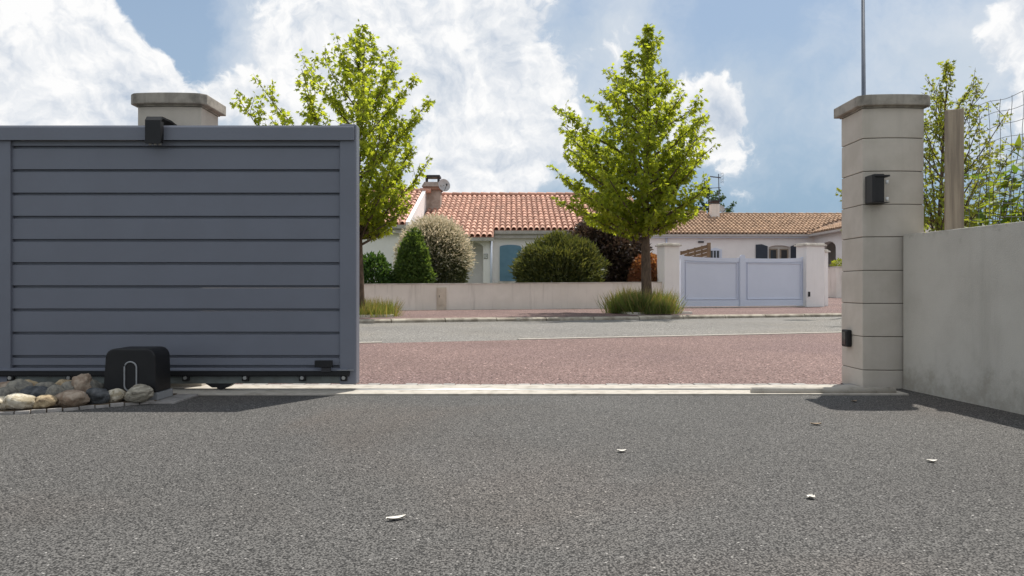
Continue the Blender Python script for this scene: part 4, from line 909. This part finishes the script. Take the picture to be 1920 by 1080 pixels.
make_tree('sparse pale-leaved young tree rising behind pillar and wooden post', T3, 4.45, [(1.2, 0.9, 1.1), (1.8, 1.45, 1.4), (2.3, 1.35, 1.35), (2.8, 0.85, 1.2), (3.3, 0.6, 0.95), (3.9, 0.4, 0.75), (4.4, 0.15, 0.3)], 56, 0.9, 'leaf_young', 8000, 0.085, 0.06, seed=12, rise=1.5, up=1.2, gap=0.15, lean=0.35, group=None)
TF = Vector((X(1328, 52), 52, 0.4))
make_tree('dark green tree crown showing behind the chimney of brown roof', TF, 7.3, [(3.5, 1.6, 1.8), (5.0, 1.9, 2.0), (6.2, 1.5, 1.7), (7.2, 0.5, 0.8)], 44, 2.5, 'leaf_far', 6000, 0.2, 0.15, seed=21, rise=0.8, gap=0.1, group=None)

def bush(name, label, c, rad, n, size, mat, tmpl=OVAL, lump=0.18, seed=1, out=0.8, shell=0.55, cat='shrub', power=2.0, droop=0.0, upw=0.15, cone=0.0, group=None):
    """leaves filling a lumpy ellipsoid that stands on the ground; c is the base centre"""
    c = Vector(c); rs = np.random.RandomState(seed); b = empty(name, tuple(c), label, cat, group)
    rx, ry, rz = rad
    d = rs.normal(size=(n, 3)); d /= np.linalg.norm(d, axis=1, keepdims=True)
    q = shell + (1 - shell) * rs.random_sample(n) ** 0.5
    lum = np.array([mnoise.fractal(Vector(v) * 2.2 + Vector((seed * 5.3, 0, 0)), 1.0, 2.0, 3) for v in d])
    r_ = q * (1 + lump * lum + rs.normal(0, 0.03, n))
    pos = d * r_[:, None] * np.array([rx, ry, rz / 2]); pos[:, 2] += rz / 2
    if cone: k = np.clip(pos[:, 2] / rz, 0, 1.1); pos[:, 0] *= 1 - cone * k; pos[:, 1] *= 1 - cone * k
    pos[:, 2] = np.maximum(pos[:, 2], 0.02); pos += np.array(c)
    fwd = d * out + rs.normal(0, 0.6, (n, 3)); fwd[:, 2] += upw - droop
    V, FF = scatter(tmpl, pos, fwd, rs.uniform(0.6, 1.2, n) * size); foliage_obj('foliage', V, FF, mat, b)
    st = MB()
    for k in range(12):
        a = rs.random_sample() * 6.28; e = Vector((math.cos(a) * rx * 0.55, math.sin(a) * ry * 0.55, rz * rs.uniform(0.55, 0.8)))
        if cone: e.x *= 0.5; e.y *= 0.5
        s0 = c + Vector((math.cos(a) * 0.06, math.sin(a) * 0.06, -0.02)); st.tube([s0, s0.lerp(c + e, 0.5) + Vector((0, 0, 0.1 * rz)), c + e], [0.02, 0.014, 0.006], 5, False)
    st.build('stems', 'twig', b)
    return b
def bx_(px0, px1, ytop, d, zb=0.12):
    x0, x1 = X(px0, d), X(px1, d); return Vector(((x0 + x1) / 2, d, zb)), (x1 - x0) / 2, Z(ytop, d) - zb
def put_bush(label, px0, px1, ytop, d, n, size, mat, name='shrub', **k):
    c, r_, h = bx_(px0, px1, ytop, d); return bush(name, label, c, (r_, r_ * 0.9, h), n, size, mat, **k)
put_bush('small rounded dark green shrub behind wall beside the tree trunk', 662, 734, 478, 19.2, 7000, 0.10, 'leaf_dark', seed=2)
put_bush('glossy green conical shrub in front of cream-leaved shrub', 732, 818, 436, 19.4, 13000, 0.10, 'leaf_mid', seed=3, cone=0.45, lump=0.25)
vb = put_bush('large round shrub with cream variegated leaves behind the wall', 748, 878, 420, 20.6, 22000, 0.095, 'leaf_greygreen', seed=4, lump=0.10, out=0.9)
rs = np.random.RandomState(44); nn = 16000; c, r_, h = bx_(744, 884, 411, 20.6); dd = rs.normal(size=(nn, 3)); dd[:, 2] = np.abs(dd[:, 2]) * 1.15 - 0.35 * rs.random_sample(nn); dd /= np.linalg.norm(dd, axis=1, keepdims=True)
pp = dd * (0.86 + 0.16 * rs.random_sample(nn) + 0.12 * rs.random_sample(nn) ** 4)[:, None] * np.array([r_, r_ * 0.9, h / 2]); pp[:, 2] += h / 2; keep = rs.random_sample(nn) < np.clip(0.12 + 1.1 * (pp[:, 2] / h - 0.3), 0.10, 1); pp = pp[keep] + np.array(c); dd = dd[keep]
V, FF = scatter(THIN, pp, dd * 1.3 + rs.normal(0, 0.45, dd.shape), rs.uniform(0.6, 1.3, len(pp)) * 0.10); foliage_obj('pale_tips', V, FF, 'leaf_cream', vb)
put_bush('broad dark green feathery mound shrub behind the wall', 968, 1134, 444, 20.8, 34000, 0.14, 'leaf_conifer', seed=5, tmpl=THIN, upw=0.7, lump=0.16, out=1.0)
put_bush('tall purple-brown leaved shrub behind the leafy tree trunk', 1056, 1212, 403, 22.2, 30000, 0.12, 'leaf_purple', seed=6, lump=0.22, shell=0.35)
put_bush('clipped orange-red ball shrub beside the gate pillar', 1180, 1248, 476, 21.0, 12000, 0.08, 'leaf_orange', seed=7, lump=0.07)
c, r_, h = bx_(1560, 1600, 486, 30.6, Z(502, 30.5)); bush('shrub', 'small yellowish plant on top of the low angled cream wall', c, (r_, 0.35, h), 700, 0.09, 'leaf_young', seed=9)

# grass beds at the tree feet
def grass_bed(u0, u1, v0, v1, n, hmax, label, seed, dry):
    rs = np.random.RandomState(seed); bd = empty('planting_bed', S((u0 + u1) / 2, (v0 + v1) / 2, 0.06), label[0], 'planting bed')
    MB(SM).box(u0, u1, v0, v1, 0.0, 0.09).build('bed_soil', 'soil', bd)
    for a in ((u0 - .04, u1 + .04, v0 - .04, v0 - .001), (u0 - .04, u1 + .04, v1 + .001, v1 + .04), (u0 - .04, u0 - .001, v0, v1), (u1 + .001, u1 + .04, v0, v1)): MB(SM).box(*a, 0.0, 0.115).build('edge_board', 'coping', bd)
    g_ = empty('grass', S((u0 + u1) / 2, (v0 + v1) / 2, 0.09), label[1], 'grass', kind='stuff')
    tufts = [(rs.uniform(u0 - .06, u1 + .06), rs.uniform(v0 - .06, v1 + .06), rs.uniform(0.3, 1.0), rs.uniform(0.06, 0.16)) for _ in range(34)]
    for mat, k, hh in (('grass_green', n, hmax), ('grass_dry', int(n * dry), hmax * 1.2)):
        ti = rs.randint(0, len(tufts), k); off = rs.normal(0, 1, (k, 2)); rad_ = np.array([tufts[i][3] for i in ti])
        uu = np.array([tufts[i][0] for i in ti]) + off[:, 0] * rad_; vv = np.array([tufts[i][1] for i in ti]) + off[:, 1] * rad_
        pos = np.array([tuple(S(a, b, 0.075)) for a, b in zip(uu, vv)]); hs = np.array([tufts[i][2] for i in ti])
        fwd = rs.normal(0, 0.25, (k, 3)); fwd[:, 0] += 0.16 * off[:, 0]; fwd[:, 1] += 0.16 * off[:, 1]; fwd[:, 2] = 1.0
        V, FF = scatter(BLADE, pos, fwd, hh * hs * rs.uniform(0.35, 1.15, k)); o = foliage_obj('blades', V, FF, mat, g_); o['kind'] = 'stuff'
u2, v2 = UV(T2.x, T2.y); u1_, v1_ = UV(T1.x, T1.y)
grass_bed(u2 - 0.62, u2 + 0.75, v2 - 0.55, v2 + 0.55, 14000, 0.52, ('board-edged planting bed around the bushy tree by white gate', 'tall green grass around the trunk of bushy tree by white gate'), 31, 0.25)
grass_bed(u1_ - 0.7, u1_ + 0.55, v1_ - 0.55, v1_ + 0.5, 7000, 0.34, ('board-edged planting bed around the spiry tree behind grey gate', 'short yellow-green grass around the spiry tree behind grey gate'), 33, 0.5)

# laurel by the wire fence: single leaves as parts
lr = empty('laurel_shrub', (3.0, 4.75, 0), 'laurel shrub with broad glossy leaves behind the wire fence', 'shrub')
lv, lf = leaf_oval(0.36); lme = raw_mesh('leaf', [tuple(p) for p in lv], [tuple(int(i) for i in f) for f in lf], 'leaf_laurel')
rng = random.Random(5)
for s_ in range(16):
    px = 1838 + 7.5 * s_ + rng.uniform(-6, 6); d = rng.uniform(4.55, 5.3); ytop = 275 + max(0, 1905 - px) * 1.1 + rng.uniform(-10, 90)
    tip = P(px, max(270, ytop), d); b0 = Vector((tip.x + rng.uniform(-.25, .3), tip.y + rng.uniform(-.1, .2), 0.0)); mid = b0.lerp(tip, 0.6) + Vector((rng.uniform(-.05, .05), 0, 0))
    m = MB(); m.tube([b0, mid, tip], [0.008, 0.004, 0.002], 5); m.build('stem', 'twig', lr)
    for k in range(17):
        p = b0.lerp(tip, 0.58).lerp(tip, k / 16) + Vector((rng.uniform(-.03, .03), rng.uniform(-.03, .03), 0))
        dv = Vector((rng.gauss(0, 1), rng.gauss(0, 1), rng.uniform(-0.2, 0.9))).normalized()
        o = inst('leaf', lme, lr, p, scale=(1, 1, 1)); o.rotation_euler = dv.to_track_quat('Y', 'Z').to_euler(); o.scale = [rng.uniform(0.11, 0.17)] * 3

# pale scraps lying on the driveway
def flake(px, py, L, wd, ang, mat, label, curl=0.0035):
    d = F * H_CAM / (py - 540); c = P(px, py, d); n = 8; vs_ = []; fs = []
    for i in range(n + 1):
        t = i / n; ww = wd * (math.sin(math.pi * (0.08 + 0.88 * t)) ** 0.7) / 2
        for s_ in (-1, 0, 1): vs_.append(((t - 0.5) * L, s_ * ww, 0.003 + curl * (2 * t - 1) ** 2 + (0.004 if s_ else 0)))
    for i in range(n):
        for s_ in (0, 1): a = i * 3 + s_; fs.append((a, a + 1, a + 4, a + 3))
    top = len(vs_); vs_ += [(x, y, z - 0.0015) for x, y, z in vs_]; fs += [tuple(top + i for i in reversed(f)) for f in fs]
    M_ = Matrix.Translation((c.x, c.y, 0.001)) @ Matrix.Rotation(ang, 4, 'Z'); m = MB(M_); m.add(vs_, fs)
    tag(m.build('leaf_scrap', mat, loc=(c.x, c.y, 0), smooth=True), label, 'leaf scrap', 'pale leaf scraps scattered on the driveway')
flake(743, 975, 0.056, 0.019, 0.5, 'flake', 'long pointed white leaf scrap lying on the asphalt')
flake(1166, 848, 0.036, 0.022, 0.1, 'flake', 'small pale leaf scrap lying alone on the open asphalt')
flake(1520, 935, 0.026, 0.026, 0.6, 'flake', 'squarish white leaf scrap lying on the asphalt')
flake(1748, 867, 0.034, 0.022, -0.2, 'flake', 'pale beige leaf scrap lying toward the rendered wall', 0.003)
flake(1530, 797, 0.05, 0.022, 0.0, 'flake_brown', 'brown dry leaf scrap lying before the pillar shadow')
flake(1602, 754, 0.035, 0.02, 0.3, 'flake_brown', 'brown dry leaf scrap lying inside the pillar shadow')
